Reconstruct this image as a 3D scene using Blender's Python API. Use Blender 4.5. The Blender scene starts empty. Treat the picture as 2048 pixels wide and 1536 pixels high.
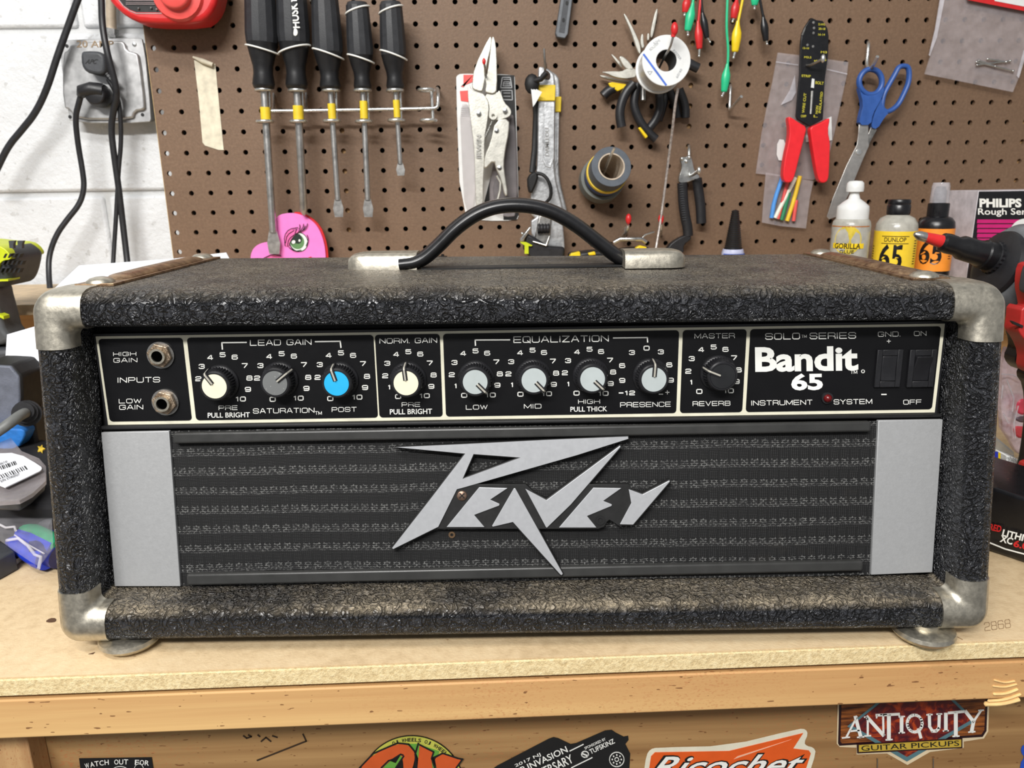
import bpy, bmesh, math, random
from mathutils import Vector, Matrix
random.seed(7)
SC = bpy.context.scene
COL = SC.collection
PI = math.pi
V = Vector

# ------------------------------------------------------------------ camera
CAM = V((-.017, -1.039, .2824))
RX = V((0.99909, -0.04006, -0.0147)); RY = V((-0.02455, -0.25769, -0.96592)); RZ = V((0.03491, 0.9654, -0.25844))
FOC = 1500.0
cd = bpy.data.cameras.new('camera'); cam = bpy.data.objects.new('camera', cd); COL.objects.link(cam)
cd.sensor_width = 36; cd.lens = FOC / 2048 * 36; cd.clip_start = .01
cd.dof.use_dof = True; cd.dof.focus_distance = .47; cd.dof.aperture_fstop = 20
m = Matrix((( RX.x, -RY.x, -RZ.x), (RX.y, -RY.y, -RZ.y), (RX.z, -RY.z, -RZ.z))).to_4x4()
m.translation = CAM; cam.matrix_world = m
SC.camera = cam

# ------------------------------------------------------------------ light
w = bpy.data.worlds.new('world'); SC.world = w; w.use_nodes = True
w.node_tree.nodes['Background'].inputs[0].default_value = (.96, .975, 1, 1)
w.node_tree.nodes['Background'].inputs[1].default_value = .30
def area(name, loc, tgt, sx, sy, pw, col):
    l = bpy.data.lights.new(name, 'AREA'); l.shape = 'RECTANGLE'; l.size = sx; l.size_y = sy; l.energy = pw; l.color = col
    o = bpy.data.objects.new(name, l); COL.objects.link(o); o.location = loc
    o.rotation_euler = (V(tgt) - V(loc)).to_track_quat('-Z', 'Y').to_euler()
area('shop_light', (-.55, -2.15, 1.42), (0, -.4, .1), 1.2, 0.10, 52, (1, .985, .96))
area('bench_light', (-.45, -1.30, 1.45), (0, -.4, .1), 1.2, .08, 15, (1, .975, .94))
SC.view_settings.view_transform = 'Standard'; SC.view_settings.look = 'None'
SC.view_settings.exposure = 0.0; SC.view_settings.gamma = 1.0; SC.view_settings.use_curve_mapping = False

# ------------------------------------------------------------------ helpers: pixel to world
def ray(px, py): return RX * ((px - 1024) / FOC) + RY * ((py - 768) / FOC) + RZ
def at(px, py, Y):
    d = ray(px, py); return CAM + d * ((Y - CAM.y) / d.y)
def atz(px, py, z):
    d = ray(px, py); return CAM + d * ((z - CAM.z) / d.z)
class Plane:
    def __init__(s, o, psi=0, tilt=0):
        s.o = V(o); p = math.radians(psi); t = math.radians(tilt)
        s.ex = V((math.cos(p), math.sin(p), 0)); nb = V((-math.sin(p), math.cos(p), 0))
        s.up = V((0, 0, 1)) * math.cos(t) + nb * math.sin(t)
        s.n = -(s.ex.cross(s.up)); s.n = s.n if s.n.y < 0 else -s.n
    def P(s, px, py, out=0):
        d = ray(px, py); o = s.o + s.n * out
        return CAM + d * ((o - CAM).dot(s.n) / d.dot(s.n))
    def uv(s, p): return ((p - s.o).dot(s.ex), (p - s.o).dot(s.up))
    def W(s, u, v, out=0): return s.o + s.ex * u + s.up * v + s.n * out
def wp(Y): return Plane((0, Y, 0))
class ZPlane:
    n = V((0, 0, 1))
    def __init__(s, z): s.z = z
    def P(s, px, py, out=0): return atz(px, py, s.z + out)
def crop(x0, y0, k): return lambda X, Y: (x0 + X / k, y0 + Y / k)
def cp(f, pts): return [f(*p) for p in pts]

# ------------------------------------------------------------------ mesh builder
class MB:
    def __init__(s): s.v = []; s.f = []
    def add(s, vs, fs):
        b = len(s.v); s.v += [V(p) for p in vs]; s.f += [tuple(b + i for i in f) for f in fs]; return s
    def prism(s, pts, back):
        back = V(back); n = len(pts); fr = [V(p) for p in pts]; bk = [p + back for p in fr]
        nrm = V((0, 0, 0))
        for i in range(n): nrm += fr[i].cross(fr[(i + 1) % n])
        if nrm.dot(back) > 0: fr.reverse(); bk.reverse()
        fs = [tuple(range(n)), tuple(reversed(range(n, 2 * n)))] + [(i, n + i, n + (i + 1) % n, (i + 1) % n) for i in range(n)]
        return s.add(fr + bk, fs)
    def ppx(s, pl, pts, th, out=0):      # outline given on a plane, thickness th behind its face
        return s.prism([pl.P(x, y, out) for x, y in pts], -pl.n * th)
    def pps(s, pl, pts, th, out=0):      # the outline is that of the far face; the solid comes forward from it
        return s.prism([pl.P(x, y, out - th) for x, y in pts], pl.n * th)
    def box(s, c, sz, ax=None):
        c = V(c); X, Y, Z = ax or (V((1, 0, 0)), V((0, 1, 0)), V((0, 0, 1))); a, b, d = sz[0] / 2, sz[1] / 2, sz[2] / 2
        vs = [c + X * (a * i) + Y * (b * j) + Z * (d * k) for i in (-1, 1) for j in (-1, 1) for k in (-1, 1)]
        return s.add(vs, [(0, 1, 3, 2), (4, 6, 7, 5), (0, 4, 5, 1), (2, 3, 7, 6), (0, 2, 6, 4), (1, 5, 7, 3)])
    def tube(s, pts, r, seg=10, closed=False, flat=1.0, side=None, caps=True):
        pts = [V(p) for p in pts]; n = len(pts); rs = r if isinstance(r, (list, tuple)) else [r] * n
        T = []
        for i in range(n):
            a = pts[(i - 1) % n] if (closed or i > 0) else pts[i]; b = pts[(i + 1) % n] if (closed or i < n - 1) else pts[i]
            T.append((b - a).normalized())
        ref = V(side) if side else V((0, 1, .01)); N = ref - T[0] * ref.dot(T[0])
        if N.length < 1e-4: N = T[0].orthogonal()
        N.normalize(); vs = []
        for i in range(n):
            if side: N = V(side) - T[i] * V(side).dot(T[i])
            else: N = N - T[i] * N.dot(T[i])
            N.normalize(); B = T[i].cross(N)
            for k in range(seg):
                a = 2 * PI * k / seg
                vs.append(pts[i] + N * (math.cos(a) * rs[i] * flat) + B * (math.sin(a) * rs[i]))
        fs = []; m_ = n if closed else n - 1
        for i in range(m_):
            for k in range(seg):
                a = i * seg + k; b = i * seg + (k + 1) % seg; c = ((i + 1) % n) * seg
                fs.append((a, b, c + (k + 1) % seg, c + k))
        if not closed and caps: fs += [tuple(reversed(range(seg))), tuple(range((n - 1) * seg, n * seg))]
        return s.add(vs, fs)
    def lathe(s, prof, o, axis, seg=28, teeth=None):   # prof: (radius, height along axis)
        o = V(o); A = V(axis).normalized(); N = A.orthogonal().normalized(); B = A.cross(N); vs = []; fs = []
        for j, pr in enumerate(prof):
            r, h = pr[0], pr[1]; tt = pr[2] if len(pr) > 2 else 0
            for k in range(seg):
                a = 2 * PI * k / seg; rr = r - (tt if k % 2 else 0)
                vs.append(o + A * h + N * (math.cos(a) * rr) + B * (math.sin(a) * rr))
        for j in range(len(prof) - 1):
            for k in range(seg):
                k2 = (k + 1) % seg
                fs.append((j * seg + k, j * seg + k2, (j + 1) * seg + k2, (j + 1) * seg + k))
        if prof[0][0] > 0: fs.append(tuple(reversed(range(seg))))
        if prof[-1][0] > 0: fs.append(tuple(range((len(prof) - 1) * seg, len(prof) * seg)))
        return s.add(vs, fs)
    def ring(s, ro, ri, h0, h1, o, axis, seg=32):
        n0 = len(s.v); prof = [(ri, h0), (ro, h0), (ro, h1), (ri, h1), (ri, h0)]
        o = V(o); A = V(axis).normalized(); N = A.orthogonal().normalized(); B = A.cross(N)
        vs = [o + A * h + (N * math.cos(2 * PI * k / seg) + B * math.sin(2 * PI * k / seg)) * r for r, h in prof[:4] for k in range(seg)]
        fs = [(j * seg + k, j * seg + (k + 1) % seg, ((j + 1) % 4) * seg + (k + 1) % seg, ((j + 1) % 4) * seg + k) for j in range(4) for k in range(seg)]
        return s.add(vs, fs)
    def ball(s, c, r, seg=12, sc=(1, 1, 1)):
        vs = []; fs = []; n = seg // 2
        for j in range(n + 1):
            t = PI * j / n
            for k in range(seg):
                a = 2 * PI * k / seg
                vs.append(V(c) + V((math.sin(t) * math.cos(a) * r * sc[0], math.sin(t) * math.sin(a) * r * sc[1], math.cos(t) * r * sc[2])))
        for j in range(n):
            for k in range(seg):
                fs.append((j * seg + k, (j + 1) * seg + k, (j + 1) * seg + (k + 1) % seg, j * seg + (k + 1) % seg))
        return s.add(vs, fs)
    def stroke(s, pl, pts, wpx, out=0, th=.0003, closed=False):   # flat printed line
        P2 = list(pts) + ([pts[0]] if closed else [])
        for (a, b) in zip(P2[:-1], P2[1:]):
            dx, dy = b[0] - a[0], b[1] - a[1]; L = math.hypot(dx, dy) or 1; nx, ny = -dy / L * wpx / 2, dx / L * wpx / 2
            ex, ey = dx / L * wpx * .25, dy / L * wpx * .25
            s.ppx(pl, [(a[0] + nx - ex, a[1] + ny - ey), (b[0] + nx + ex, b[1] + ny + ey), (b[0] - nx + ex, b[1] - ny + ey), (a[0] - nx - ex, a[1] - ny - ey)], th, out)
        return s
    def text(s, st, cx, cy, w_, h_, pl, out=.0003, bold=0, ang=0, shear=0):
        vs, fs = glyphs(st, bold); a = math.radians(ang); ca, sa = math.cos(a), math.sin(a); o = []
        for x, y in vs:
            X = (x + shear * y) * w_; Y = -y * h_
            o.append(pl.P(cx + X * ca - Y * sa, cy + X * sa + Y * ca, out))
        return s.add(o, fs)
_G = {}
def glyphs(st, bold):
    k = (st, bold)
    if k not in _G:
        c = bpy.data.curves.new('t', 'FONT'); c.body = st; c.resolution_u = 3; c.offset = bold; c.fill_mode = 'FRONT'
        o = bpy.data.objects.new('t', c); COL.objects.link(o)
        dg = bpy.context.evaluated_depsgraph_get(); me = bpy.data.meshes.new_from_object(o.evaluated_get(dg))
        vs = [(v.co.x, v.co.y) for v in me.vertices]; fs = [tuple(p.vertices) for p in me.polygons]
        xs = [v[0] for v in vs]; ys = [v[1] for v in vs]; x0, x1, y0, y1 = min(xs), max(xs), min(ys), max(ys)
        _G[k] = ([((x - x0) / (x1 - x0) - .5, (y - y0) / max(y1 - y0, 1e-6) - .5) for x, y in vs], fs)
        bpy.data.objects.remove(o); bpy.data.curves.remove(c); bpy.data.meshes.remove(me)
    return _G[k]

_c = .16
_O = [(_c, 0), (1 - _c, 0), (1, _c), (1, 1 - _c), (1 - _c, 1), (_c, 1), (0, 1 - _c), (0, _c), (_c, 0)]
WF = {'A': [[(0, 1), (.42, 0), (.58, 0), (1, 1)], [(.18, .66), (.82, .66)]], 'B': [[(0, 0), (.86, 0), (.98, .1), (.98, .38), (.86, .48), (0, .48)], [(.86, .48), (1, .6), (1, .88), (.86, 1), (0, 1), (0, 0)]],
 'C': [[(1, .28), (1, _c), (1 - _c, 0), (_c, 0), (0, _c), (0, 1 - _c), (_c, 1), (1 - _c, 1), (1, 1 - _c), (1, .72)]], 'D': [[(0, 0), (1 - _c, 0), (1, _c), (1, 1 - _c), (1 - _c, 1), (0, 1), (0, 0)]],
 'E': [[(1, 0), (0, 0), (0, 1), (1, 1)], [(0, .5), (.94, .5)]], 'F': [[(1, 0), (0, 0), (0, 1)], [(0, .5), (.92, .5)]], 'G': [[(1, .26), (1, _c), (1 - _c, 0), (_c, 0), (0, _c), (0, 1 - _c), (_c, 1), (1 - _c, 1), (1, 1 - _c), (1, .52), (.55, .52)]],
 'H': [[(0, 0), (0, 1)], [(1, 0), (1, 1)], [(0, .5), (1, .5)]], 'I': [[(0, 0), (0, 1)]], 'K': [[(0, 0), (0, 1)], [(1, 0), (.1, .5), (1, 1)]], 'L': [[(0, 0), (0, 1), (1, 1)]], 'M': [[(0, 1), (0, 0), (.5, .9), (1, 0), (1, 1)]],
 'N': [[(0, 1), (0, 0), (1, 1), (1, 0)]], 'O': [_O], 'P': [[(0, 1), (0, 0), (1 - _c, 0), (1, _c), (1, .42), (1 - _c, .56), (0, .56)]], 'Q': [_O, [(.6, .7), (1.05, 1.1)]], 'R': [[(0, 1), (0, 0), (1 - _c, 0), (1, _c), (1, .4), (1 - _c, .54), (0, .54)], [(.62, .54), (1, .72), (1, 1)]],
 'S': [[(1, .26), (1, _c), (1 - _c, 0), (_c, 0), (0, _c), (0, .38), (_c, .5), (1 - _c, .5), (1, .64), (1, 1 - _c), (1 - _c, 1), (_c, 1), (0, 1 - _c), (0, .74)]], 'T': [[(0, 0), (1, 0)], [(.5, 0), (.5, 1)]], 'U': [[(0, 0), (0, 1 - _c), (_c, 1), (1 - _c, 1), (1, 1 - _c), (1, 0)]],
 'V': [[(0, 0), (.5, 1), (1, 0)]], 'W': [[(0, 0), (.26, 1), (.5, .1), (.74, 1), (1, 0)]], 'Y': [[(0, 0), (.5, .5), (1, 0)], [(.5, .5), (.5, 1)]], 'Z': [[(0, 0), (1, 0), (0, 1), (1, 1)]], '.': [[(0, .96), (0, 1)]], '-': [[(0, .5), (.7, .5)]], '+': [[(0, .5), (1, .5)], [(.5, 0), (.5, 1)]],
 '0': [_O], '1': [[(0, .2), (.55, 0), (.55, 1)]], '2': [[(0, .22), (_c, 0), (1 - _c, 0), (1, _c), (1, .36), (.86, .5), (.14, .58), (0, .74), (0, 1), (1, 1)]], '3': [[(0, .2), (_c, 0), (1 - _c, 0), (1, _c), (1, .34), (.86, .48), (.4, .48)], [(.86, .48), (1, .62), (1, 1 - _c), (1 - _c, 1), (_c, 1), (0, .8)]],
 '4': [[(.76, 1), (.76, 0), (.62, 0), (0, .72), (1, .72)]], '5': [[(.96, 0), (.06, 0), (.02, .42), (1 - _c, .42), (1, .58), (1, 1 - _c), (1 - _c, 1), (_c, 1), (0, .82)]], '6': [[(.96, .16), (1 - _c, 0), (_c, 0), (0, _c), (0, 1 - _c), (_c, 1), (1 - _c, 1), (1, 1 - _c), (1, .58), (1 - _c, .44), (0, .44)]],
 '7': [[(0, 0), (1, 0), (1, .14), (.42, 1)]], '8': [[(_c, 0), (1 - _c, 0), (.96, .14), (.96, .36), (1 - _c, .48), (_c, .48), (.04, .36), (.04, .14), (_c, 0)], [(_c, .48), (0, .6), (0, .88), (_c, 1), (1 - _c, 1), (1, .88), (1, .6), (1 - _c, .48)]],
 '9': [[(.04, .84), (_c, 1), (1 - _c, 1), (1, 1 - _c), (1, _c), (1 - _c, 0), (_c, 0), (0, _c), (0, .42), (_c, .56), (1, .56)]]}
WW = {'I': .04, '.': .04, 'M': 1.15, 'W': 1.25, '1': .55, '-': .6, ' ': .45, '+': .8, 'T': .95, 'V': 1.0}
def wide(mb, st, cx, cy, w_, h_, pl, out, ang=0, wt=None):
    gap = .30; adv = [WW.get(ch, 1) for ch in st]; tot = sum(adv) + gap * (len(st) - 1)
    k = w_ / tot; wt = wt or h_ * .16; x = -w_ / 2; a = math.radians(ang); ca, sa = math.cos(a), math.sin(a); hh = h_ - wt
    for ch, ad in zip(st, adv):
        for pl_ in WF.get(ch, []):
            pts = []
            for gx, gy in pl_:
                X = x + gx * ad * k; Y = (gy - .5) * hh; pts.append((cx + X * ca - Y * sa, cy + X * sa + Y * ca))
            mb.stroke(pl, pts, wt, out, .00008)
        x += (ad + gap) * k
def ell(cx, cy, rx, ry, n=24, ang=0):
    a = math.radians(ang); r = []
    for i in range(n):
        t = 2 * PI * i / n; x, y = rx * math.cos(t), ry * math.sin(t)
        r.append((cx + x * math.cos(a) - y * math.sin(a), cy + x * math.sin(a) + y * math.cos(a)))
    return r
def smooth(pts, it=2, closed=False):      # Chaikin
    for _ in range(it):
        q = []; n = len(pts)
        rng = range(n) if closed else range(n - 1)
        if not closed: q.append(pts[0])
        for i in rng:
            a, b = pts[i], pts[(i + 1) % n]
            q.append(tuple(a[k] * .75 + b[k] * .25 for k in range(len(a)))); q.append(tuple(a[k] * .25 + b[k] * .75 for k in range(len(a))))
        if not closed: q.append(pts[-1])
        pts = q
    return pts

# ------------------------------------------------------------------ objects
ROOT = {}
def finish(name, mb, mat, origin, parent, sm, bevel, bseg):
    me = bpy.data.meshes.new(name); me.from_pydata([tuple(p - origin) for p in mb.v], [], mb.f); me.materials.append(mat)
    bm = bmesh.new(); bm.from_mesh(me); bmesh.ops.recalc_face_normals(bm, faces=bm.faces)
    bm.to_mesh(me); bm.free()
    if sm is not None:
        me.polygons.foreach_set('use_smooth', [True] * len(me.polygons))
        if sm < 180: me.set_sharp_from_angle(angle=math.radians(sm))
    me.update()
    o = bpy.data.objects.new(name, me); COL.objects.link(o); o.parent = parent
    if parent is None: o.location = origin
    if bevel:
        b = o.modifiers.new('bevel', 'BEVEL'); b.width = bevel; b.segments = bseg; b.limit_method = 'ANGLE'; b.angle_limit = math.radians(35)
        b.harden_normals = False
    ROOT[o.name] = origin
    return o
def part(name, mb, mat, parent, label=None, sm=40, bevel=0, bseg=2, kind=None):
    o = finish(name, mb, mat, ROOT[parent.name], parent, sm, bevel, bseg)
    if label: o['label'] = label
    if kind: o['kind'] = kind
    return o
def thing(name, label, cat, base, group=None, kind=None):
    o = bpy.data.objects.new(name, None); COL.objects.link(o); o.location = V(base); o.empty_display_size = .01
    o['label'] = label
    if kind: o['kind'] = kind
    else: o['category'] = cat
    if group: o['group'] = group
    ROOT[o.name] = V(base); return o
def solo(name, mb, mat, label, cat, group=None, sm=40, bevel=0, bseg=2, kind=None):
    xs = [p.x for p in mb.v]; ys = [p.y for p in mb.v]; zs = [p.z for p in mb.v]
    o = finish(name, mb, mat, V(((min(xs) + max(xs)) / 2, (min(ys) + max(ys)) / 2, min(zs))), None, sm, bevel, bseg)
    o['label'] = label
    if kind: o['kind'] = kind
    else: o['category'] = cat
    if group: o['group'] = group
    return o

# ------------------------------------------------------------------ materials
def s2l(c): return tuple((x / 12.92 if x <= .04045 else ((x + .055) / 1.055) ** 2.4) for x in c)
def rgb(r, g, b): return s2l((r / 255, g / 255, b / 255))
class NT:
    def __init__(s, name):
        s.m = bpy.data.materials.new(name); s.m.use_nodes = True; s.t = s.m.node_tree; s.b = s.t.nodes['Principled BSDF']; s.co = None
    def n(s, ty, **k):
        x = s.t.nodes.new(ty)
        for a, b in k.items():
            if a[0] == 'i' and a[1:].isdigit(): x.inputs[int(a[1:])].default_value = b
            elif isinstance(b, bpy.types.NodeSocket): s.t.links.new(b, x.inputs[a])
            elif a in x.inputs.keys(): x.inputs[a].default_value = b
            else: setattr(x, a, b)
        return x
    def L(s, a, b): s.t.links.new(a, b)
    def coord(s, sc=(1, 1, 1), rot=(0, 0, 0)):
        if not s.co: s.co = s.t.nodes.new('ShaderNodeTexCoord')
        mp = s.t.nodes.new('ShaderNodeMapping'); mp.inputs['Scale'].default_value = sc; mp.inputs['Rotation'].default_value = rot
        s.L(s.co.outputs['Object'], mp.inputs[0]); return mp.outputs[0]
    def noise(s, scale, vec=None, detail=3, rough=.55, dist=0):
        x = s.t.nodes.new('ShaderNodeTexNoise'); x.inputs['Scale'].default_value = scale; x.inputs['Detail'].default_value = detail
        x.inputs['Roughness'].default_value = rough; x.inputs['Distortion'].default_value = dist
        s.L(vec or s.coord(), x.inputs['Vector']); return x.outputs['Fac']
    def math(s, op, a, b=None, c=None, clamp=False):
        x = s.t.nodes.new('ShaderNodeMath'); x.operation = op; x.use_clamp = clamp
        for i, q in enumerate((a, b, c)):
            if q is None: continue
            if isinstance(q, (int, float)): x.inputs[i].default_value = q
            else: s.L(q, x.inputs[i])
        return x.outputs[0]
    def ramp(s, fac, stops):
        x = s.t.nodes.new('ShaderNodeValToRGB'); s.L(fac, x.inputs[0]); e = x.color_ramp.elements
        while len(e) < len(stops): e.new(.5)
        for i, (p, c) in enumerate(stops): e[i].position = p; e[i].color = (*c, 1) if len(c) == 3 else c
        return x.outputs[0]
    def mix(s, f, a, b):
        x = s.t.nodes.new('ShaderNodeMix'); x.data_type = 'RGBA'
        for i, q in ((0, f), (6, a), (7, b)):
            if isinstance(q, (int, float)): x.inputs[i].default_value = q
            elif isinstance(q, tuple): x.inputs[i].default_value = (*q, 1)
            else: s.L(q, x.inputs[i])
        return x.outputs[2]
    def bump(s, h, dist, strength=1):
        x = s.t.nodes.new('ShaderNodeBump'); x.inputs['Distance'].default_value = dist; x.inputs['Strength'].default_value = strength
        s.L(h, x.inputs['Height']); s.L(x.outputs[0], s.b.inputs['Normal'])
    def col(s, c):
        if isinstance(c, tuple): s.b.inputs['Base Color'].default_value = (*c, 1)
        else: s.L(c, s.b.inputs['Base Color'])
    def rough(s, r):
        if isinstance(r, (int, float)): s.b.inputs['Roughness'].default_value = r
        else: s.L(r, s.b.inputs['Roughness'])
def M(name, c, rough=.5, metal=0, var=.12, vs=90, bump=0, bs=400, alpha=1, spec=.5, c2=None, thr=None):
    t = NT(name); f = t.noise(vs, detail=4)
    c2 = c2 or tuple(x * (1 - var * 2) for x in c); c1 = c if thr else tuple(min(1, x * (1 + var)) for x in c)
    lo, hi = thr or (.3, .7)
    t.col(t.ramp(f, [(lo, c2), (hi, c1)])); t.b.inputs['Metallic'].default_value = metal
    t.rough(t.math('ADD', t.math('MULTIPLY', t.noise(vs * 2), .2), rough - .1, clamp=True))
    t.b.inputs['Specular IOR Level'].default_value = spec
    if bump: t.bump(t.noise(bs, detail=2), bump)
    if alpha < 1: t.b.inputs['Alpha'].default_value = alpha
    return t.m
PLB = M('black_plastic', rgb(30, 30, 33), .45, var=.1, bump=.0001)
PLG = M('dark_grey_plastic', rgb(62, 64, 68), .5, bump=.0001)
PLGM = M('adapter_grey', rgb(100, 105, 118), .55, bump=.0003, bs=600)
RUB = M('black_rubber', rgb(34, 34, 37), .42)
BLK = M('matte_black', rgb(16, 16, 17), .6)
RED = M('red_plastic', rgb(205, 38, 40), .38, var=.06)
BRED = M('bright_red_grip', rgb(232, 40, 48), .35, var=.04)
LRED = M('light_red', rgb(230, 85, 80), .4, var=.04)
WHT = M('white_plastic', rgb(225, 226, 224), .45, var=.03)
PAP = M('white_paper', rgb(232, 234, 240), .7, var=.02)
CRM = M('cream_print', rgb(226, 222, 200), .5, var=.04)
WPR = M('white_print', rgb(238, 238, 232), .5, var=.02)
YEL = M('yellow_tape', rgb(232, 200, 45), .5, var=.06)
YPR = M('yellow_print', rgb(200, 190, 60), .5, var=.1)
STL = M('bright_steel', (.62, .62, .6), .3, 1, var=.12, bump=.0001)
STD = M('dull_steel', (.42, .41, .39), .42, 1, var=.2, bump=.0001)
ZNC = M('zinc_hook', (.75, .76, .74), .28, .9, var=.1)
NKL = M('worn_nickel', (.58, .54, .45), .42, .95, var=.14, vs=220, bump=.00005, bs=900)
CHR = M('cast_aluminium', (.66, .67, .68), .4, .85, var=.15, bump=.0002, bs=300)
VISE = M('plier_nickel', (.66, .645, .58), .42, .8, var=.06, bump=.0001)
ALU = M('brushed_aluminium', (.40, .405, .41), .5, .35, var=.02, vs=300, bump=.00005, bs=900)
GREEN = M('green_boot', rgb(40, 190, 135), .35, var=.05)
YELB = M('yellow_boot', rgb(240, 205, 30), .35, var=.05)
BLUE = M('blue_handle', rgb(48, 88, 160), .42, var=.08)
PINK = M('pink_paint', rgb(244, 128, 205), .5, var=.03)
LIME = M('lime_plastic', rgb(196, 208, 30), .42, var=.05)
BAG = M('clear_bag', rgb(205, 196, 198), .12, alpha=.25, bump=.0012, bs=60)
BAGC = M('thin_clear_bag', rgb(215, 212, 218), .1, alpha=.12, bump=.0015, bs=60)
BAGB = M('clear_bag_bright', rgb(225, 222, 228), .12, alpha=.4, bump=.002, bs=60)
GLU = M('clear_bottle', rgb(190, 188, 178), .2, alpha=.8)
CAPB = M('black_cap', rgb(22, 22, 25), .3)

def vinyl():
    t = NT('textured_vinyl'); v = t.coord()
    ns = t.noise(125, v, 1.4, .5, 1.7)
    ridge = t.math('MULTIPLY', t.math('ABSOLUTE', t.math('SUBTRACT', ns, .5)), 11, clamp=True)
    n2 = t.noise(270, v, 1.5, .5, 1.2); r2 = t.math('MULTIPLY', t.math('ABSOLUTE', t.math('SUBTRACT', n2, .5)), 8, clamp=True)
    h = t.math('ADD', t.math('MULTIPLY', ridge, .8), t.math('MULTIPLY', r2, .35))
    t.bump(h, .0028, 1)
    geo = t.t.nodes.new('ShaderNodeNewGeometry'); sep = t.t.nodes.new('ShaderNodeSeparateXYZ'); t.L(geo.outputs['Normal'], sep.inputs[0])
    up = t.math('MULTIPLY', t.math('SUBTRACT', sep.outputs[2], .38, clamp=True), 1.7, clamp=True)
    obs = t.t.nodes.new('ShaderNodeSeparateXYZ'); t.L(t.co.outputs['Object'], obs.inputs[0])
    low = t.math('LESS_THAN', obs.outputs[2], .06)                    # dust lies on the lower rail, less on the lid
    patch = t.math('MULTIPLY', t.math('SUBTRACT', t.noise(16, v, 4, .7), .38, clamp=True), 4.5, clamp=True)
    hump = t.math('SUBTRACT', 1, t.math('MULTIPLY', t.math('MULTIPLY', low, t.math('SUBTRACT', sep.outputs[2], .82, clamp=True)), 3.6), clamp=True)
    amt = t.math('MULTIPLY', t.math('MULTIPLY', up, hump), t.math('ADD', t.math('MULTIPLY', low, t.math('ADD', t.math('MULTIPLY', patch, .62), .16)), t.math('ADD', t.math('MULTIPLY', patch, .26), .09)))
    d = t.math('MULTIPLY', amt, t.math('ADD', t.math('MULTIPLY', t.noise(420, v, 2), 2.6), -.3), clamp=True)
    base = t.ramp(ridge, [(0, rgb(20, 21, 24)), (1, rgb(44, 45, 49))])
    t.col(t.mix(d, base, rgb(168, 154, 130)))
    t.rough(t.math('ADD', t.math('MULTIPLY', d, .4), .32)); t.b.inputs['Specular IOR Level'].default_value = .6
    return t.m
VIN = vinyl()
def cloth():
    t = NT('grille_cloth'); v = t.coord(); s = t.t.nodes.new('ShaderNodeSeparateXYZ'); t.L(v, s.inputs[0])
    wob = t.math('MULTIPLY', t.math('SUBTRACT', t.noise(9, v, 1), .5), .0035)
    wb2 = t.math('MULTIPLY', t.math('SUBTRACT', t.noise(140, v, 1), .5), .0011)
    X = t.math('ADD', s.outputs[0], wb2); Z = t.math('ADD', t.math('ADD', s.outputs[2], wob), wb2)
    band = t.math('FRACT', t.math('DIVIDE', t.math('ADD', Z, 1), .0127))       # one repeat every 12.7 mm
    gx = t.math('FRACT', t.math('DIVIDE', t.math('ADD', X, 1), .0064))
    def tri(a, p):
        f = t.math('FRACT', t.math('DIVIDE', t.math('ADD', a, 1), p)); return t.math('MULTIPLY', t.math('ABSOLUTE', t.math('SUBTRACT', f, .5)), 2)
    fine = t.math('MULTIPLY', t.math('SUBTRACT', 1, tri(X, .00128)), t.math('SUBTRACT', 1, tri(Z, .00100)))
    row = t.math('FRACT', t.math('DIVIDE', t.math('ADD', Z, 1), .00282)); odd = t.math('MULTIPLY', t.math('GREATER_THAN', row, .5), .0016)
    brick = t.math('MAXIMUM', t.math('GREATER_THAN', tri(Z, .00141), .66), t.math('GREATER_THAN', tri(t.math('ADD', X, odd), .0032), .80))
    inb = t.math('MULTIPLY', t.math('LESS_THAN', band, .46), t.math('GREATER_THAN', band, .08))
    slot = t.math('MULTIPLY', t.math('LESS_THAN', t.math('ABSOLUTE', t.math('SUBTRACT', gx, .5)), .09), t.math('MULTIPLY', t.math('GREATER_THAN', band, .24), t.math('LESS_THAN', band, .86)))
    line = t.math('LESS_THAN', t.math('ABSOLUTE', t.math('SUBTRACT', band, .05)), .028)
    side = t.math('SUBTRACT', 1, t.math('MULTIPLY', t.math('GREATER_THAN', t.math('ABSOLUTE', t.math('SUBTRACT', t.math('FRACT', t.math('ADD', gx, .5)), .5)), t.math('SUBTRACT', .54, t.math('MULTIPLY', band, .45))), 1), clamp=True)
    pb = t.math('MULTIPLY', t.math('MULTIPLY', brick, inb), t.math('ADD', t.math('MULTIPLY', side, .75), .25))
    pat = t.math('MAXIMUM', t.math('MAXIMUM', pb, t.math('MULTIPLY', line, .75)), t.math('MULTIPLY', fine, t.math('SUBTRACT', .44, t.math('MULTIPLY', inb, .34))))
    pat = t.math('MULTIPLY', pat, t.math('SUBTRACT', 1, t.math('MULTIPLY', slot, .9)))
    jit = t.math('ADD', t.math('MULTIPLY', t.math('SUBTRACT', t.noise(700, v, 3, .7), .40), 2.6, clamp=True), .45)
    p2 = t.math('MULTIPLY', pat, jit, clamp=True)
    dust = t.math('MULTIPLY', t.math('SUBTRACT', t.noise(9, v, 5, .8), .62, clamp=True), .5)
    c = t.ramp(p2, [(0, rgb(4, 4, 5)), (.5, rgb(36, 36, 37)), (1, rgb(112, 112, 110))])
    t.col(t.mix(dust, c, rgb(110, 98, 80))); t.rough(.7); t.bump(pat, .0008)
    return t.m
CLO = cloth()
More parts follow.
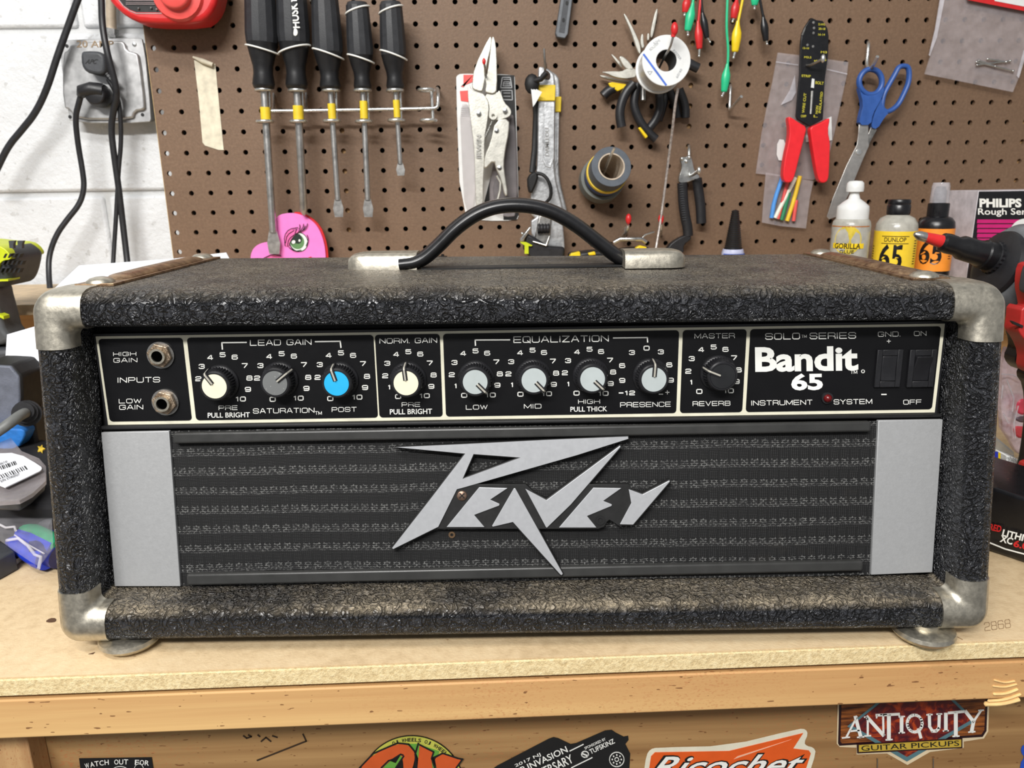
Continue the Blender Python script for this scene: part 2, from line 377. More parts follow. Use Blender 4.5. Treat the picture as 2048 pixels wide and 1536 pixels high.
def wood(name, c1, c2, ax=0, sc=1, specks=True):
    t = NT(name); s = [70, 70, 70]; s[ax] = 2.2; v = t.coord(tuple(x * sc for x in s))
    g = t.noise(1, v, 4, .6, .4); s2 = [14, 14, 14]; s2[ax] = .7; g2 = t.noise(1, t.coord(tuple(s2)), 3, .5, .6)
    f = t.math('ADD', t.math('MULTIPLY', g, .45), t.math('MULTIPLY', g2, .55))
    c = t.ramp(f, [(.30, c2), (.44, tuple(a * .5 + b * .5 for a, b in zip(c1, c2))), (.56, c1), (.75, tuple(min(1, x * 1.12) for x in c1))])
    if specks:
        k = t.noise(1, t.coord((160, 500, 500) if ax == 0 else (500, 500, 160)), 1); k = t.math('GREATER_THAN', k, .735)
        c = t.mix(t.math('MULTIPLY', k, .8), c, rgb(105, 62, 30))
    if specks:
        k2 = t.noise(1, t.coord((420, 900, 900) if ax == 0 else (900, 900, 420)), 2); patchy = t.noise(5, t.coord(), 2)
        c = t.mix(t.math('MULTIPLY', t.math('GREATER_THAN', k2, .60), t.math('MULTIPLY', t.math('SUBTRACT', patchy, .42, clamp=True), 2.2)), c, rgb(176, 108, 66))
    t.col(c); t.rough(.62); t.bump(g, .0003); return t.m
PINE = wood('pine_edge', rgb(214, 174, 116), rgb(188, 138, 88))
BOARD = wood('pine_board', rgb(182, 144, 94), rgb(132, 94, 54))
POST = wood('pine_post', rgb(205, 165, 115), rgb(165, 120, 78), 2)
def mdf():
    t = NT('bench_fibreboard'); v = t.coord()
    f = t.math('ADD', t.math('MULTIPLY', t.noise(6, v, 5, .6), .6), t.math('MULTIPLY', t.noise(140, v, 3), .4))
    c = t.ramp(f, [(.32, rgb(186, 160, 122)), (.5, rgb(212, 187, 148)), (.68, rgb(222, 200, 162))])
    k = t.math('GREATER_THAN', t.noise(75, v, 2), .76)
    t.col(t.mix(t.math('MULTIPLY', k, .5), c, rgb(120, 82, 50))); t.rough(.6); t.bump(t.noise(500, v, 2), .00025); return t.m
MDF = mdf()
def mdfedge():
    t = NT('fibreboard_edge'); v = t.coord((1, 1, 1))
    f = t.noise(420, v, 4, .7)
    t.col(t.ramp(f, [(.3, rgb(196, 170, 122)), (.55, rgb(228, 206, 158)), (.75, rgb(238, 220, 178))])); t.rough(.8); t.bump(f, .0008); return t.m
MDFE = mdfedge()
def peg():
    t = NT('pegboard_brown'); v = t.coord()
    f = t.math('ADD', t.math('MULTIPLY', t.noise(3, v, 4), .5), t.math('MULTIPLY', t.noise(260, v, 4, .7), .5))
    t.col(t.ramp(f, [(.3, rgb(94, 72, 54)), (.52, rgb(114, 89, 68)), (.72, rgb(133, 106, 84))])); t.rough(.6); t.bump(t.noise(400, v, 3), .0003); return t.m
PEG = peg()
def cmu(name, c, d):
    t = NT(name); v = t.coord()
    f = t.noise(28, v, 6, .68); g = t.math('LESS_THAN', t.noise(90, v, 2), .30)
    t.col(t.mix(t.math('MULTIPLY', g, .3), t.ramp(t.noise(9, v, 5), [(.3, tuple(x * .9 for x in c)), (.7, c)]), rgb(150, 146, 138)))
    h = t.math('SUBTRACT', f, t.math('MULTIPLY', g, .25)); t.rough(.55); t.bump(h, d); return t.m
BLO = cmu('painted_block', rgb(224, 226, 228), .004)
MOR = cmu('painted_mortar', rgb(208, 209, 209), .003)

# ================================================================== SETTING
wall = MB().box((.36, .056, .2), (3.35, .04, 2.2)); WALL = solo('wall_back', wall, MOR, 'white painted concrete block wall', 'wall', kind='structure')
zc = [-.129, .074, .277, .4805, .684, .887]
for r in range(5):
    x0 = -.526 - .406 * 2 if r in (1, 3) else -.526 - .203 - .406
    for k in range(8):
        xa = x0 + k * .406
        part('block', MB().box((xa + .203, .045, (zc[r] + zc[r + 1]) / 2), (.399, .030, .1965)), BLO, WALL, bevel=.004, bseg=2)
solo('floor', MB().box((0, -1.5, -.93), (5, 4.5, .04)), M('concrete_floor', rgb(120, 116, 110), .7), 'grey concrete garage floor', 'floor', kind='structure')

# pegboard with real holes, one inch apart
def pegboard():
    mb = MB(); p = .0254; NX, NZ = 62, 34; x00 = -.425; z00 = .5045; r = .0034; n = 10; T = .0055
    c0, r0 = -1, -10                       # first column / row; hole (0,0) at x00,z00
    ex = [x00 - .0085] + [x00 + (c + .5) * p for c in range(0, 58)]
    ez = [z00 - (q + .5) * p for q in range(-9, 14)]
    off = {}
    def vid(i, j, back):
        k = (i, j, back)
        if k not in off:
            off[k] = len(mb.v); mb.v.append(V((ex[i], T if back else 0, ez[j])))
        return off[k]
    for i in range(len(ex) - 1):
        for j in range(len(ez) - 1):
            cx = x00 + i * p; cz = (ez[j] + ez[j + 1]) / 2
            q = [vid(i, j, 0), vid(i + 1, j, 0), vid(i + 1, j + 1, 0), vid(i, j + 1, 0)]
            b = len(mb.v)
            for k in range(8): a = PI * .75 - k * PI / 4; mb.v.append(V((cx + r * math.cos(a), 0, cz + r * math.sin(a))))
            for k in range(8): a = PI * .75 - k * PI / 4; mb.v.append(V((cx + r * math.cos(a), T, cz + r * math.sin(a))))
            for k in range(4):
                a, m_, c = b + 2 * k, b + 2 * k + 1, b + (2 * k + 2) % 8
                mb.f += [(q[k], q[(k + 1) % 4], m_), (q[k], m_, a), (q[(k + 1) % 4], c, m_)]
            for k in range(8): mb.f.append((b + k, b + (k + 1) % 8, b + 8 + (k + 1) % 8, b + 8 + k))
    xa, xb, za, zb = ex[0], ex[-1], ez[0], ez[-1]
    P = [V((xa, 0, za)), V((xb, 0, za)), V((xb, 0, zb)), V((xa, 0, zb))]
    mb.add(P + [q + V((0, T, 0)) for q in P], [(k, (k + 1) % 4, 4 + (k + 1) % 4, 4 + k) for k in range(4)])
    return mb
t = thing('pegboard', 'brown hardboard pegboard with rows of round holes on the block wall', 'pegboard', (.3, 0, .16))
part('perforated_panel', pegboard(), PEG, t, sm=None)
EDG = M('raw_board_edge', rgb(196, 168, 120), .7)
part('cut_edge', MB().box((-.4337, .0026, .45), (.0006, .0058, .56)), EDG, t, 'pale raw cut edge')
for x in (-.20, .26, .72):
    part('mounting_strip', MB().box((x, .0178, .45), (.03, .024, .5)), BOARD, t)
part('hole_shade_sheet', MB().box((.31, .0285, .45), (1.46, .001, .56)), BLK, t)  # black sheet added behind the holes, standing in for the shaded gap

# workbench
t = thing('workbench', 'wooden workbench with pale fibreboard top and pine front rail', 'workbench', (0, -.35, -.9))
WBT = t
part('bench_top', MB().box((.0, -.32, -.0055), (2.0, .634, .011)), MDF, t)
part('top_edge', MB().box((.0, -.6385, -.0058), (2.0, .002, .0112)), MDFE, t, 'rough cut fibreboard edge', bevel=.0006)
# gap line and pine rail; its front edge drops slightly proud
part('front_rail', MB().box((.0, -.6255, -.0286), (2.0, .026, .0275)), PINE, t, 'knotty pine rail below the top', bevel=.0012)
part('rail_shadow_gap', MB().box((0, -.615, -.0129), (2.0, .03, .0038)), BLK, t)
part('lower_board', MB().box((.02, -.576, -.20), (1.9, .018, .32)), BOARD, t, 'pine apron board covered in stickers')
part('leg', MB().box((-.3425, -.594, -.47), (.026, .018, .86)), POST, t, 'pine post beside the apron board', bevel=.001)
part('leg', MB().box((-.395, -.600, -.47), (.06, .03, .86)), POST, t, bevel=.001)
part('leg', MB().box((.80, -.594, -.47), (.06, .03, .86)), POST, t, bevel=.001)
part('back_rail', MB().box((.0, -.03, .0665), (2.0, .03, .131)), BOARD, t, 'pine board standing behind the bench')
SHZ = .160
part('riser_shelf', MB().box((.0, -.095, SHZ - .006), (2.0, .19, .012)), M('shelf_wood', rgb(205, 180, 145), .6), t, 'narrow raised shelf along the wall', bevel=.001)
# chipped knot at the right end of the rail
kn = MB(); fr = Plane((0, -.6388, 0))
for (x0, y0, x1, y1, q) in ((1968, 1408, 2040, 1398, 5), (1975, 1402, 2042, 1388, 3), (1986, 1388, 2036, 1378, 3), (1985, 1372, 2034, 1368, 2), (1988, 1360, 2030, 1362, 2)):
    pts = smooth([(x0, y0, 0), ((x0 + x1) / 2, (y0 + y1) / 2 + 5, 0), (x1, y1, 0)], 2)
    kn.tube([fr.P(a, b) for a, b, _ in pts], [.0004] + [q * .0003] * (len(pts) - 2) + [.0004], 6)
part('splinter', kn, M('fresh_wood', rgb(232, 192, 130), .6), t, 'splintered chips around a broken knot')
pen = MB(); zp = ZPlane(.0001)
wide(pen, '2868', 1995, 1250, 52, 17, zp, .0002, -8, 1.0)
pen.stroke(zp, [(1870, 1258), (1900, 1266), (1925, 1279)], 1.2, .0001, .0002)
part('pencil_mark', pen, M('graphite', rgb(158, 130, 98), .6), t, 'faint pencilled number', sm=None)
hol = MB(); hol.ppx(zp, smooth([(90, 1243), (100, 1236), (112, 1236), (112, 1243), (100, 1245)], 1, True), .0002, .0002)
part('scar', hol, M('dark_scar', rgb(90, 62, 40), .8), t, 'small dark gouge left of the foot', sm=None)
hol = MB(); hol.ppx(zp, [(176, 1308), (190, 1304), (186, 1308)], .0002, .0002)
part('scar', hol, bpy.data.materials['dark_scar'], t, sm=None)

# stickers on the apron board
SB = Plane((0, -.5853, 0))
c3 = crop(0, 1380, 3.103); c1 = crop(640, 1380, 3.103); c2 = crop(1260, 1380, 2.599)
SPR = {}
def flat(name, pts, c, par, out=.0004, lab=None, th=.0003):
    key = tuple(c)
    if key not in SPR: SPR[key] = M('vinyl_print_%d' % len(SPR), c, .4, var=.04)
    mb = MB()
    for p in (pts if isinstance(pts[0], list) else [pts]): mb.ppx(SB, p, th, out)
    return part(name, mb, SPR[key], par, lab, sm=None)
LB = [o for o in bpy.data.objects if o.name.startswith('lower_board')][0]
def sticker(name, pts, c, lab):
    r = flat(name, pts, c, LB, lab=lab); return r
def stext(par_mb, *a, **k): par_mb.text(*a, **k)
# (sub-parts would be a fourth level, so each sticker's print joins one lettering mesh on the board)
sticker('sticker', cp(c3, [(490, 425), (940, 418), (975, 640), (520, 650)]), rgb(20, 20, 22), 'black sticker reading WATCH OUT FOR in white')
mb = MB()
for i, (ch, x, y, a) in enumerate((('W', 540, 470, -14), ('A', 572, 462, -12), ('T', 600, 457, -9), ('C', 630, 453, -6), ('H', 662, 449, -4), ('O', 722, 447, -2), ('U', 752, 447, 0), ('T', 782, 446, 2), ('F', 850, 449, 3), ('O', 881, 450, 4), ('R', 912, 453, 6))):
    X, Y = c3(x, y); mb.text(ch, X, Y, 8.4, 10, SB, .0008, .01, a)
for e in (ell(*c3(745, 500), 15, 8), ell(*c3(862, 490), 9, 10), ell(*c3(745, 505), 8, 4)):
    mb.stroke(SB, e, .9, .0008, .0002, True)
part('sticker_lettering', mb, WPR, LB, sm=None)
# round orange and green sticker
Cx, Cy = c1(570, 610); R_ = 106
sticker('sticker', ell(Cx, Cy, R_, R_, 64), rgb(18, 18, 16), 'round sticker with orange lettering on green reading OJ WHEELS')
ring = MB()
a0 = -158
pts = [(Cx + 103.5 * math.cos(math.radians(a)), Cy + 103.5 * math.sin(math.radians(a))) for a in range(-160, -19, 4)] + \
      [(Cx + 90 * math.cos(math.radians(a)), Cy + 4 + 90 * math.sin(math.radians(a))) for a in range(-20, -161, -4)]
flat('sticker_rim', pts, rgb(190, 190, 80), LB, .0007)
mb = MB()
for k, (word, a1) in enumerate((('OJ WHEELS', -112), ('OJ WHEELS', -73))):
    for i, ch in enumerate(word):
        if ch == ' ': continue
        a = a1 + i * 3.9; rr = 97; mb.text(ch, Cx + rr * math.cos(math.radians(a)), Cy + rr * math.sin(math.radians(a)), 5.6, 7.5, SB, .001, .02, a + 90)
part('sticker_lettering', mb, BLK, LB, sm=None)
flat('sticker_field', [cp(c1, [(530, 335), (605, 335), (740, 380), (735, 400), (690, 420), (720, 484), (650, 520), (600, 400), (590, 380)]), cp(c1, [(380, 484), (430, 440), (470, 455), (500, 405), (515, 410), (470, 484)])], rgb(98, 160, 62), LB, .0009)
flat('sticker_letter', [smooth(cp(c1, [(235, 500), (330, 400), (480, 335), (545, 340), (590, 385), (585, 450), (560, 520), (520, 520), (515, 430), (500, 400), (450, 430), (390, 480), (350, 540)]), 1, True),
      cp(c1, [(617, 345), (705, 385), (690, 425), (708, 540), (600, 540)]), smooth(cp(c1, [(712, 420), (760, 395), (850, 425), (880, 440), (845, 475), (860, 540), (735, 540), (720, 470)]), 1, True)], rgb(205, 88, 38), LB, .0012)
mb = MB()
for l in ([(610, 330), (590, 400), (600, 484)], [(617, 340), (705, 385), (692, 425), (712, 484)], [(712, 420), (760, 393), (855, 425), (885, 430), (845, 484)], [(515, 405), (500, 400), (450, 432), (425, 440), (380, 484)], [(235, 495), (330, 395), (480, 330), (550, 337), (590, 385)], [(520, 410), (470, 484)]):
    mb.stroke(SB, cp(c1, l), 3, .0014, .0002)
part('sticker_outline', mb, BLK, LB, sm=None)
# black truck silhouette sticker
sticker('sticker', cp(c1, [(1060, 500), (1100, 470), (1420, 303), (1450, 293), (1480, 300), (1555, 336), (1590, 330), (1770, 252), (1810, 248), (1835, 265), (1885, 290), (1912, 285), (1915, 310), (1895, 335), (1925, 395), (1920, 484), (1900, 560), (1060, 560)]), rgb(24, 24, 25), 'black truck-shaped sticker reading JEEP INVASION and TUFSKINZ')
mb = MB(); A = -25
for st, x, y, w_, h_, b in (('2017 NJ', 1290, 437, 56, 8, .01), ('JEEP INVASION', 1355, 455, 128, 17, .012), ('ANNIVERSARY', 1400, 500, 118, 18, .012), ('SPONSORED BY', 1707, 333, 46, 5.5, .01), ('TUFSKINZ', 1750, 350, 54, 10, .015)):
    X, Y = c1(x, y); mb.text(st, X, Y, w_, h_, SB, .0008, b, A)
mb.stroke(SB, cp(c1, [(1550, 380), (1635, 338)]), 1.6, .0008); mb.stroke(SB, cp(c1, [(1560, 484), (1690, 420)]), 1.6, .0008)
wx, wy = c1(1842, 432); mb.stroke(SB, ell(wx, wy, 14.5, 14.5, 24), 1.4, .0008, .0003, True)
mb.stroke(SB, ell(wx, wy, 4, 4, 12), 1.2, .0008, .0003, True)
for k in range(8): a = k * PI / 4; mb.ppx(SB, ell(wx + 9 * math.cos(a), wy + 9 * math.sin(a), 1.5, 1.5, 8), .0003, .0008)
hx, hy = c1(1645, 400); mb.stroke(SB, ell(hx, hy, 7, 6, 14), 2, .0008, .0003, True); mb.stroke(SB, [(hx - 7, hy - 2), (hx + 6, hy + 3)], 2.4, .0008)
part('sticker_lettering', mb, WPR, LB, sm=None)
# orange arrow-shaped sticker
o1 = [(70, 440), (85, 340), (105, 310), (140, 300), (510, 292), (880, 202), (915, 205), (925, 230), (905, 275), (920, 292), (955, 300), (967, 325), (930, 440)]
sticker('sticker', smooth(cp(c2, o1), 1, True), rgb(228, 222, 200), 'orange arrow sticker with cream border reading Ricochet')
flat('sticker_field', cp(c2, [(95, 440), (110, 345), (130, 325), (515, 318), (900, 225), (848, 305), (930, 315), (940, 330), (905, 440)]), rgb(226, 92, 30), LB, .0008)
flat('sticker_swoosh', cp(c2, [(540, 360), (840, 257), (560, 345)]), rgb(240, 190, 160), LB, .001)
X, Y = c2(520, 388)
part('sticker_lettering', MB().text('Ricochet', X, Y + 1, 300, 46, SB, .0011, .045, -1.5, .12), BLK, LB, sm=None)
part('sticker_lettering', MB().text('Ricochet', X, Y + 1, 290, 40, SB, .0014, .012, -1.5, .12), WPR, LB, sm=None)
# antique shield sticker
s1 = [(1080, 60), (1868, 40), (1862, 215), (1840, 252), (1735, 268), (1735, 300), (1560, 322), (1442, 390), (1335, 330), (1178, 335), (1178, 300), (1090, 296), (1075, 280)]
sticker('sticker', cp(c2, s1), rgb(225, 205, 170), 'dark red shield sticker reading ANTIQUITY GUITAR PICKUPS')
s2 = [(1088, 60), (1860, 40), (1853, 213), (1833, 244), (1088, 290), (1082, 278)]
flat('sticker_field', cp(c2, s2), rgb(38, 12, 18), LB, .0007)
def woodish():
    t_ = NT('sticker_woodgrain'); f_ = t_.noise(1, t_.coord((60, 60, 600), (0, .5, 0)), 3)
    t_.col(t_.ramp(f_, [(.35, rgb(70, 30, 12)), (.65, rgb(160, 92, 40))])); t_.rough(.4); return t_.m
mb = MB().ppx(SB, cp(c2, [(1100, 60), (1848, 42), (1842, 208), (1826, 232), (1102, 278), (1094, 268)]), .0003, .0009); part('sticker_grain', mb, woodish(), LB, sm=None)
flat('sticker_diamond', cp(c2, [(1130, 190), (1290, 60), (1680, 45), (1800, 160), (1440, 372)]), rgb(86, 122, 130), LB, .0011)
t_ = NT('sticker_marble'); t_.col(t_.ramp(t_.noise(110, None, 3, .6, 1), [(.35, rgb(66, 18, 30)), (.5, rgb(105, 28, 28)), (.65, rgb(176, 66, 24))])); t_.rough(.35)
part('sticker_marble', MB().ppx(SB, cp(c2, [(1155, 185), (1300, 70), (1670, 55), (1775, 155), (1440, 348)]), .0003, .0013), t_.m, LB, sm=None)
flat('sticker_band', cp(c2, [(1180, 282), (1728, 250), (1728, 302), (1182, 330)]), rgb(40, 12, 18), LB, .0015)
flat('sticker_band', cp(c2, [(1190, 287), (1722, 258), (1722, 296), (1190, 322)]), rgb(198, 168, 62), LB, .0017)
X, Y = c2(1457, 290); part('sticker_lettering', MB().text('GUITAR PICKUPS', X, Y, 196, 10.5, SB, .002, .004, -3.1), BLK, LB, sm=None)
mb = MB()
def ser(*ls):
    for l, w_ in ls: mb.stroke(SB, cp(c2, l), w_, .0016, .0003)
ser(([(1180, 140), (1125, 246)], 3.5), ([(1172, 140), (1200, 245)], 7), ([(1145, 215), (1192, 210)], 3), ([(1103, 250), (1142, 246)], 2.4), ([(1182, 247), (1216, 244)], 2.4),
    ([(1236, 148), (1236, 238)], 4), ([(1232, 140), (1318, 236)], 7), ([(1316, 128), (1318, 236)], 4), ([(1220, 240), (1252, 238)], 2.4), ([(1218, 142), (1240, 140)], 2.4), ([(1302, 128), (1334, 127)], 2.4),
    ([(1280, 132), (1400, 126)], 5), ([(1346, 130), (1346, 258)], 7.5), ([(1330, 260), (1364, 258)], 2.4), ([(1284, 130), (1282, 146)], 2.6), ([(1398, 126), (1400, 142)], 2.6),
    ([(1412, 140), (1412, 222)], 7), ([(1398, 224), (1428, 222)], 2.4), ([(1398, 140), (1428, 138)], 2.4), ([(1500, 205), (1512, 248)], 6),
    ([(1556, 128), (1558, 190), (1572, 214), (1592, 214), (1606, 200), (1608, 126)], 6), ([(1542, 130), (1572, 128)], 2.4), ([(1594, 126), (1622, 125)], 2.4),
    ([(1642, 124), (1642, 212)], 7), ([(1628, 214), (1656, 212)], 2.4), ([(1656, 120), (1738, 112)], 5), ([(1694, 118), (1694, 240)], 7.5), ([(1678, 242), (1712, 240)], 2.4),
    ([(1745, 112), (1786, 165)], 7), ([(1826, 106), (1786, 165)], 4), ([(1786, 165), (1776, 218)], 7), ([(1760, 220), (1794, 217)], 2.4), ([(1812, 107), (1838, 105)], 2.4))
x_, y_ = c2(1480, 175); mb.stroke(SB, ell(x_, y_, 15, 17, 20), 5.5, .0016, .0003, True)
part('sticker_lettering', mb, WPR, LB, sm=None)
sticker('sticker', smooth([(2052, 1490), (2044, 1492), (2042, 1505), (2050, 1515), (2040, 1528), (2042, 1560), (2075, 1560), (2075, 1490)], 1, True), rgb(40, 80, 190), 'blue sticker at the right end of the apron board')
mk = MB(); mk.stroke(SB, cp(c3, [(1595, 438), (1900, 318), (1880, 275)]), 2.6, .0003)
for l in ([(1510, 285), (1530, 300), (1560, 290), (1540, 280)], [(1600, 280), (1612, 290)], [(1620, 320), (1650, 295), (1680, 320)], [(1690, 285), (1720, 295)]): mk.stroke(SB, cp(c3, l), 2.6, .0003)
part('marker_scrawl', mk, M('marker_ink', rgb(52, 36, 22), .6), LB, 'black marker arrow line', sm=None)
for x in (1755, 1867): part('staple', MB().stroke(SB, [(x, 1518), (x, 1545)], 1.4, .001, .0008), STD, LB, sm=None)

# ================================================================== AMPLIFIER
PSI = -2.1; LEAN = 8.5
O = V((-.2848, -.590, 0)); AW = .5781; ZT = .2230; ZB = .0098
ax = V((math.cos(math.radians(PSI)), math.sin(math.radians(PSI)), 0)); an = V((-math.sin(math.radians(PSI)), math.cos(math.radians(PSI)), 0))
TL = math.tan(math.radians(LEAN))
def A3(u, d, z, lean=1): return O + ax * u + an * (d - lean * (ZT - z) * TL) + V((0, 0, z + (.5 - u / AW) * .0045 * max(0, z - ZB) / .21))
def ringpts(inset, d, lean, legs=None, corner=None):
    """closed ring of the front frame, or the stretch round one corner"""
    ib = inset * (1.0 if inset > 0 else 1); r = max(.013 - inset, .004); n = 7
    x0, x1, z0, z1 = inset, AW - inset, ZB + ib, ZT - inset
    cs = [((x0, z1), (1, 0), (0, -1)), ((x1, z1), (0, -1), (-1, 0)), ((x1, z0), (-1, 0), (0, 1)), ((x0, z0), (0, 1), (1, 0))]
    out = []
    for k, ((cx, cz), e1, e2) in enumerate(cs):
        if corner is not None and k != corner: continue
        c = (cx + (e1[0] + e2[0]) * r, cz + (e1[1] + e2[1]) * r)
        arc = []
        for i in range(n + 1):     # from the leg along e2 to the leg along e1
            a = PI / 2 * i / n
            arc.append((c[0] - e1[0] * r * math.cos(a) - e2[0] * r * math.sin(a), c[1] - e1[1] * r * math.cos(a) - e2[1] * r * math.sin(a)))
        if corner is not None:
            L1, L2 = legs; ox = 0 if e1[0] + e2[0] > 0 else AW; oz = ZT if e1[1] + e2[1] < 0 else ZB
            def leg(e, Lg, other): # end of a leg measured from the outer corner
                return (ox + e[0] * Lg, arc_edge(other)[1]) if e[0] else (arc_edge(other)[0], oz + e[1] * Lg)
            def arc_edge(_): return (cx, cz)
            p2 = leg(e2, L2 if e2[1] else L1, 0); p1 = leg(e1, L1 if e1[0] else L2, 0)
            arc = [p2] + arc + [p1]
        out += arc
    return [A3(x, d, z, lean) for x, z in out]
PROF = [(0, .200, 0), (0, .012, 1), (.0006, .0075, 1), (.0022, .0035, 1), (.0050, .001, 1), (.009, 0, 1), (.0145, 0, 1), (.0185, .0012, 1), (.0208, .0040, 1), (.0218, .0085, 1), (.022, .030, 1)]
def loft(rings, closed):
    mb = MB(); n = len(rings[0])
    for r in rings: mb.v += r
    for j in range(len(rings) - 1):
        for k in range(n if closed else n - 1):
            k2 = (k + 1) % n; mb.f.append((j * n + k, j * n + k2, (j + 1) * n + k2, (j + 1) * n + k))
    return mb, n
AMP = thing('guitar_amplifier', 'black vinyl-covered guitar amplifier head with knobs and nickel corners on the workbench', 'amplifier', A3(AW / 2, .09, 0, 0))
mb, n = loft([ringpts(*p) for p in PROF], True); mb.f.append(tuple(range(n)))
part('cabinet', mb, VIN, AMP, sm=60)
# recessed black baffle behind panel and grille
bf = MB(); q = [A3(.015, .034, ZT - .015), A3(AW - .015, .034, ZT - .015), A3(AW - .015, .034, ZB + .010), A3(.015, .034, ZB + .010)]
bf.prism(q, an * .006); part('baffle', bf, BLK, AMP)
for k, legs in enumerate(((.0315, .0335), (.0335, .0335), (.031, .033), (.031, .033))):
    th = .0009; rings = []
    for i, (a, b, c) in enumerate([(0, .030, 1)] + PROF[1:-1] + [(.022, .013, 1)]):
        rings.append((a, b, c))
    outer = []; 
    nr = [(-1, 0), (-1, 0), (-.95, -.3), (-.7, -.7), (-.4, -.9), (0, -1), (0, -1), (.4, -.9), (.85, -.5), (1, 0), (1, 0)]
    for (a, b, c), (dx, dy) in zip(rings, nr): outer.append(ringpts(a + dx * th, b + dy * th, c, legs, k))
    mb, n = loft(outer, False)
    # bend the rims down onto the vinyl
    inner = [ringpts(a + .0002, b + .0002, c, legs, k) for a, b, c in rings]
    base = len(mb.v)
    for r in inner: mb.v += r
    m_ = len(rings)
    for j in range(m_ - 1):
        for kk in (0, n - 1): mb.f.append((j * n + kk, (j + 1) * n + kk, base + (j + 1) * n + kk, base + j * n + kk))
    for j in (0, m_ - 1):
        for kk in range(n - 1): mb.f.append((j * n + kk, j * n + kk + 1, base + j * n + kk + 1, base + j * n + kk))
    part('corner_protector', mb, NKL, AMP, ('worn nickel upper left corner cap', 'worn nickel upper right corner cap', 'worn nickel lower right corner cap', 'worn nickel lower left corner cap')[k], sm=60)
# steel straps on the lid
RST = M('rusty_steel', rgb(165, 138, 108), .36, .8, var=.3, vs=160, bump=.0003, bs=500, c2=rgb(112, 84, 64))
for s_ in (0, 1):
    u0 = .0285 if s_ == 0 else AW - .0360
    mb = MB(); cA = A3(u0, .110, ZT + .0008, 0); mb.box(cA, (.024, .176, .0016), (ax, an, V((0, 0, 1))))
    pts = [(0, .0), (.004, .0035), (.012, .0055), (.05, .006), (.1, .006), (.126, .0055), (.136, .003), (.14, .0)]
    mb.tube([A3(u0 + (-.001 if s_ else .001), .040 + a, ZT + .0004 + b * .15, 0) for a, b in pts], [.002, .006, .0085, .009, .009, .0085, .006, .002], 14, flat=.42, side=(0, 0, 1))
    st = part('lid_strap', mb, RST, AMP, 'rust-browned raised steel strap', sm=50, bevel=.0005)
    for d in (.030, .190):
        part('screw', MB().lathe([(.0085, 0), (.0082, .0012), (.006, .0028), (.003, .0036), (0.0001, .0038)], A3(u0, d, ZT + .0014, 0), (0, 0, 1), 20), NKL, st)
# handle
hy = -.4865; hz = ZT + .0002
HD = []
def capmb(xa, xb, y, sgn):
    mb = MB(); pr = []
    L = abs(xb - xa); W_ = .030; H = .0125; X = ax * (1 if xb > xa else -1)
    base = V((xa, y, hz)); rings = []
    for t_, sw, sh in ((0, 1, 1), (.7, 1, 1), (.82, .93, .97), (.91, .8, .88), (.97, .55, .68), (1, .2, .3)):
        ring_ = []
        for a in range(0, 9):
            an_ = PI * a / 8; cs = math.copysign(abs(math.cos(an_)) ** .45, math.cos(an_)); sn = math.sin(an_) ** .45 if a not in (0, 8) else 0
            ring_.append(base + X * (L * t_) + an * (cs * W_ / 2 * sw) + V((0, 0, sn * H * sh)))
        rings.append(ring_)
    m2, n = loft(rings, False); m2.f.append(tuple(range(n))); m2.f.append(tuple(range(len(m2.v) - n, len(m2.v)))); return m2
lx0 = atz(835, 541, ZT); lx1 = atz(694, 541, ZT); rx0 = atz(1252, 538, ZT); rx1 = atz(1384, 538, ZT)
yl, yr = lx0.y + .015, rx0.y + .015
part('handle_cap', capmb(lx0.x, lx1.x, yl, 1), NKL, AMP, 'nickel handle cap on the left', sm=50)
part('handle_cap', capmb(rx0.x, rx1.x, yr, 1), NKL, AMP, 'scratched nickel handle cap on the right', sm=50)
pl = Plane((0, (yl + yr) / 2, 0)); hp = smooth([(800, 528), (838, 524), (870, 499), (915, 452), (968, 418), (1025, 408), (1090, 416), (1145, 444), (1200, 487), (1246, 522), (1285, 527)], 3)
part('carrying_handle', MB().tube([pl.P(*p) for p in hp], .0053, 16, flat=1.9, side=(0, 1, 0)), M('handle_rubber', rgb(26, 26, 28), .3), AMP, 'curved black rubber carrying handle', sm=80)
bk = MB(); bk.box((pl.P(1045, 0).x, (yl + yr) / 2, ZT + .0007), (.150, .016, .0012)); part('handle_backing_strip', bk, BLK, AMP)
# feet
for u, d in ((.0375, -.004), (AW - .0365, -.009), (.040, .165), (AW - .040, .165)):
    c = A3(u, d, 0, .0) + an * (-.012 if d < .1 else 0); c.z = 0.0002
    part('foot', MB().lathe([(.004, 0), (.011, .0006), (.0170, .0028), (.0190, .0055), (.0183, .0080), (.015, .0090), (.009, .0095), (.009, .0120), (.001, .0124)], c, (0, 0, 1), 28), M('worn_foot_metal', (.42, .36, .31), .36, .95, var=.3, vs=200) if u < .037 else NKL, AMP, 'worn metal dome foot', sm=50)

# ---- control panel
PP = Plane((-.2585, -.571, .1943), PSI, 2)
panel = thing  # keep name free
pq = [(190, 672), (1888, 648), (1870, 826), (218, 848)]
mb = MB(); u = [PP.uv(PP.P(*p)) for p in pq]
U0, U1, V0, V1 = (u[0][0] + u[3][0]) / 2, (u[1][0] + u[2][0]) / 2, (u[2][1] + u[3][1]) / 2, (u[0][1] + u[1][1]) / 2
def uvbox(mb, a, b, c, d, out, th, r=0):
    if r:
        pts = []
        for cx, cz, s0 in ((b - r, d - r, 0), (a + r, d - r, 1), (a + r, c + r, 2), (b - r, c + r, 3)):
            for i in range(6): t_ = PI / 2 * (s0 + i / 5); pts.append((cx + r * math.cos(t_), cz + r * math.sin(t_)))
    else: pts = [(b, d), (a, d), (a, c), (b, c)]
    mb.prism([PP.W(x, z, out) for x, z in pts], -PP.n * th)
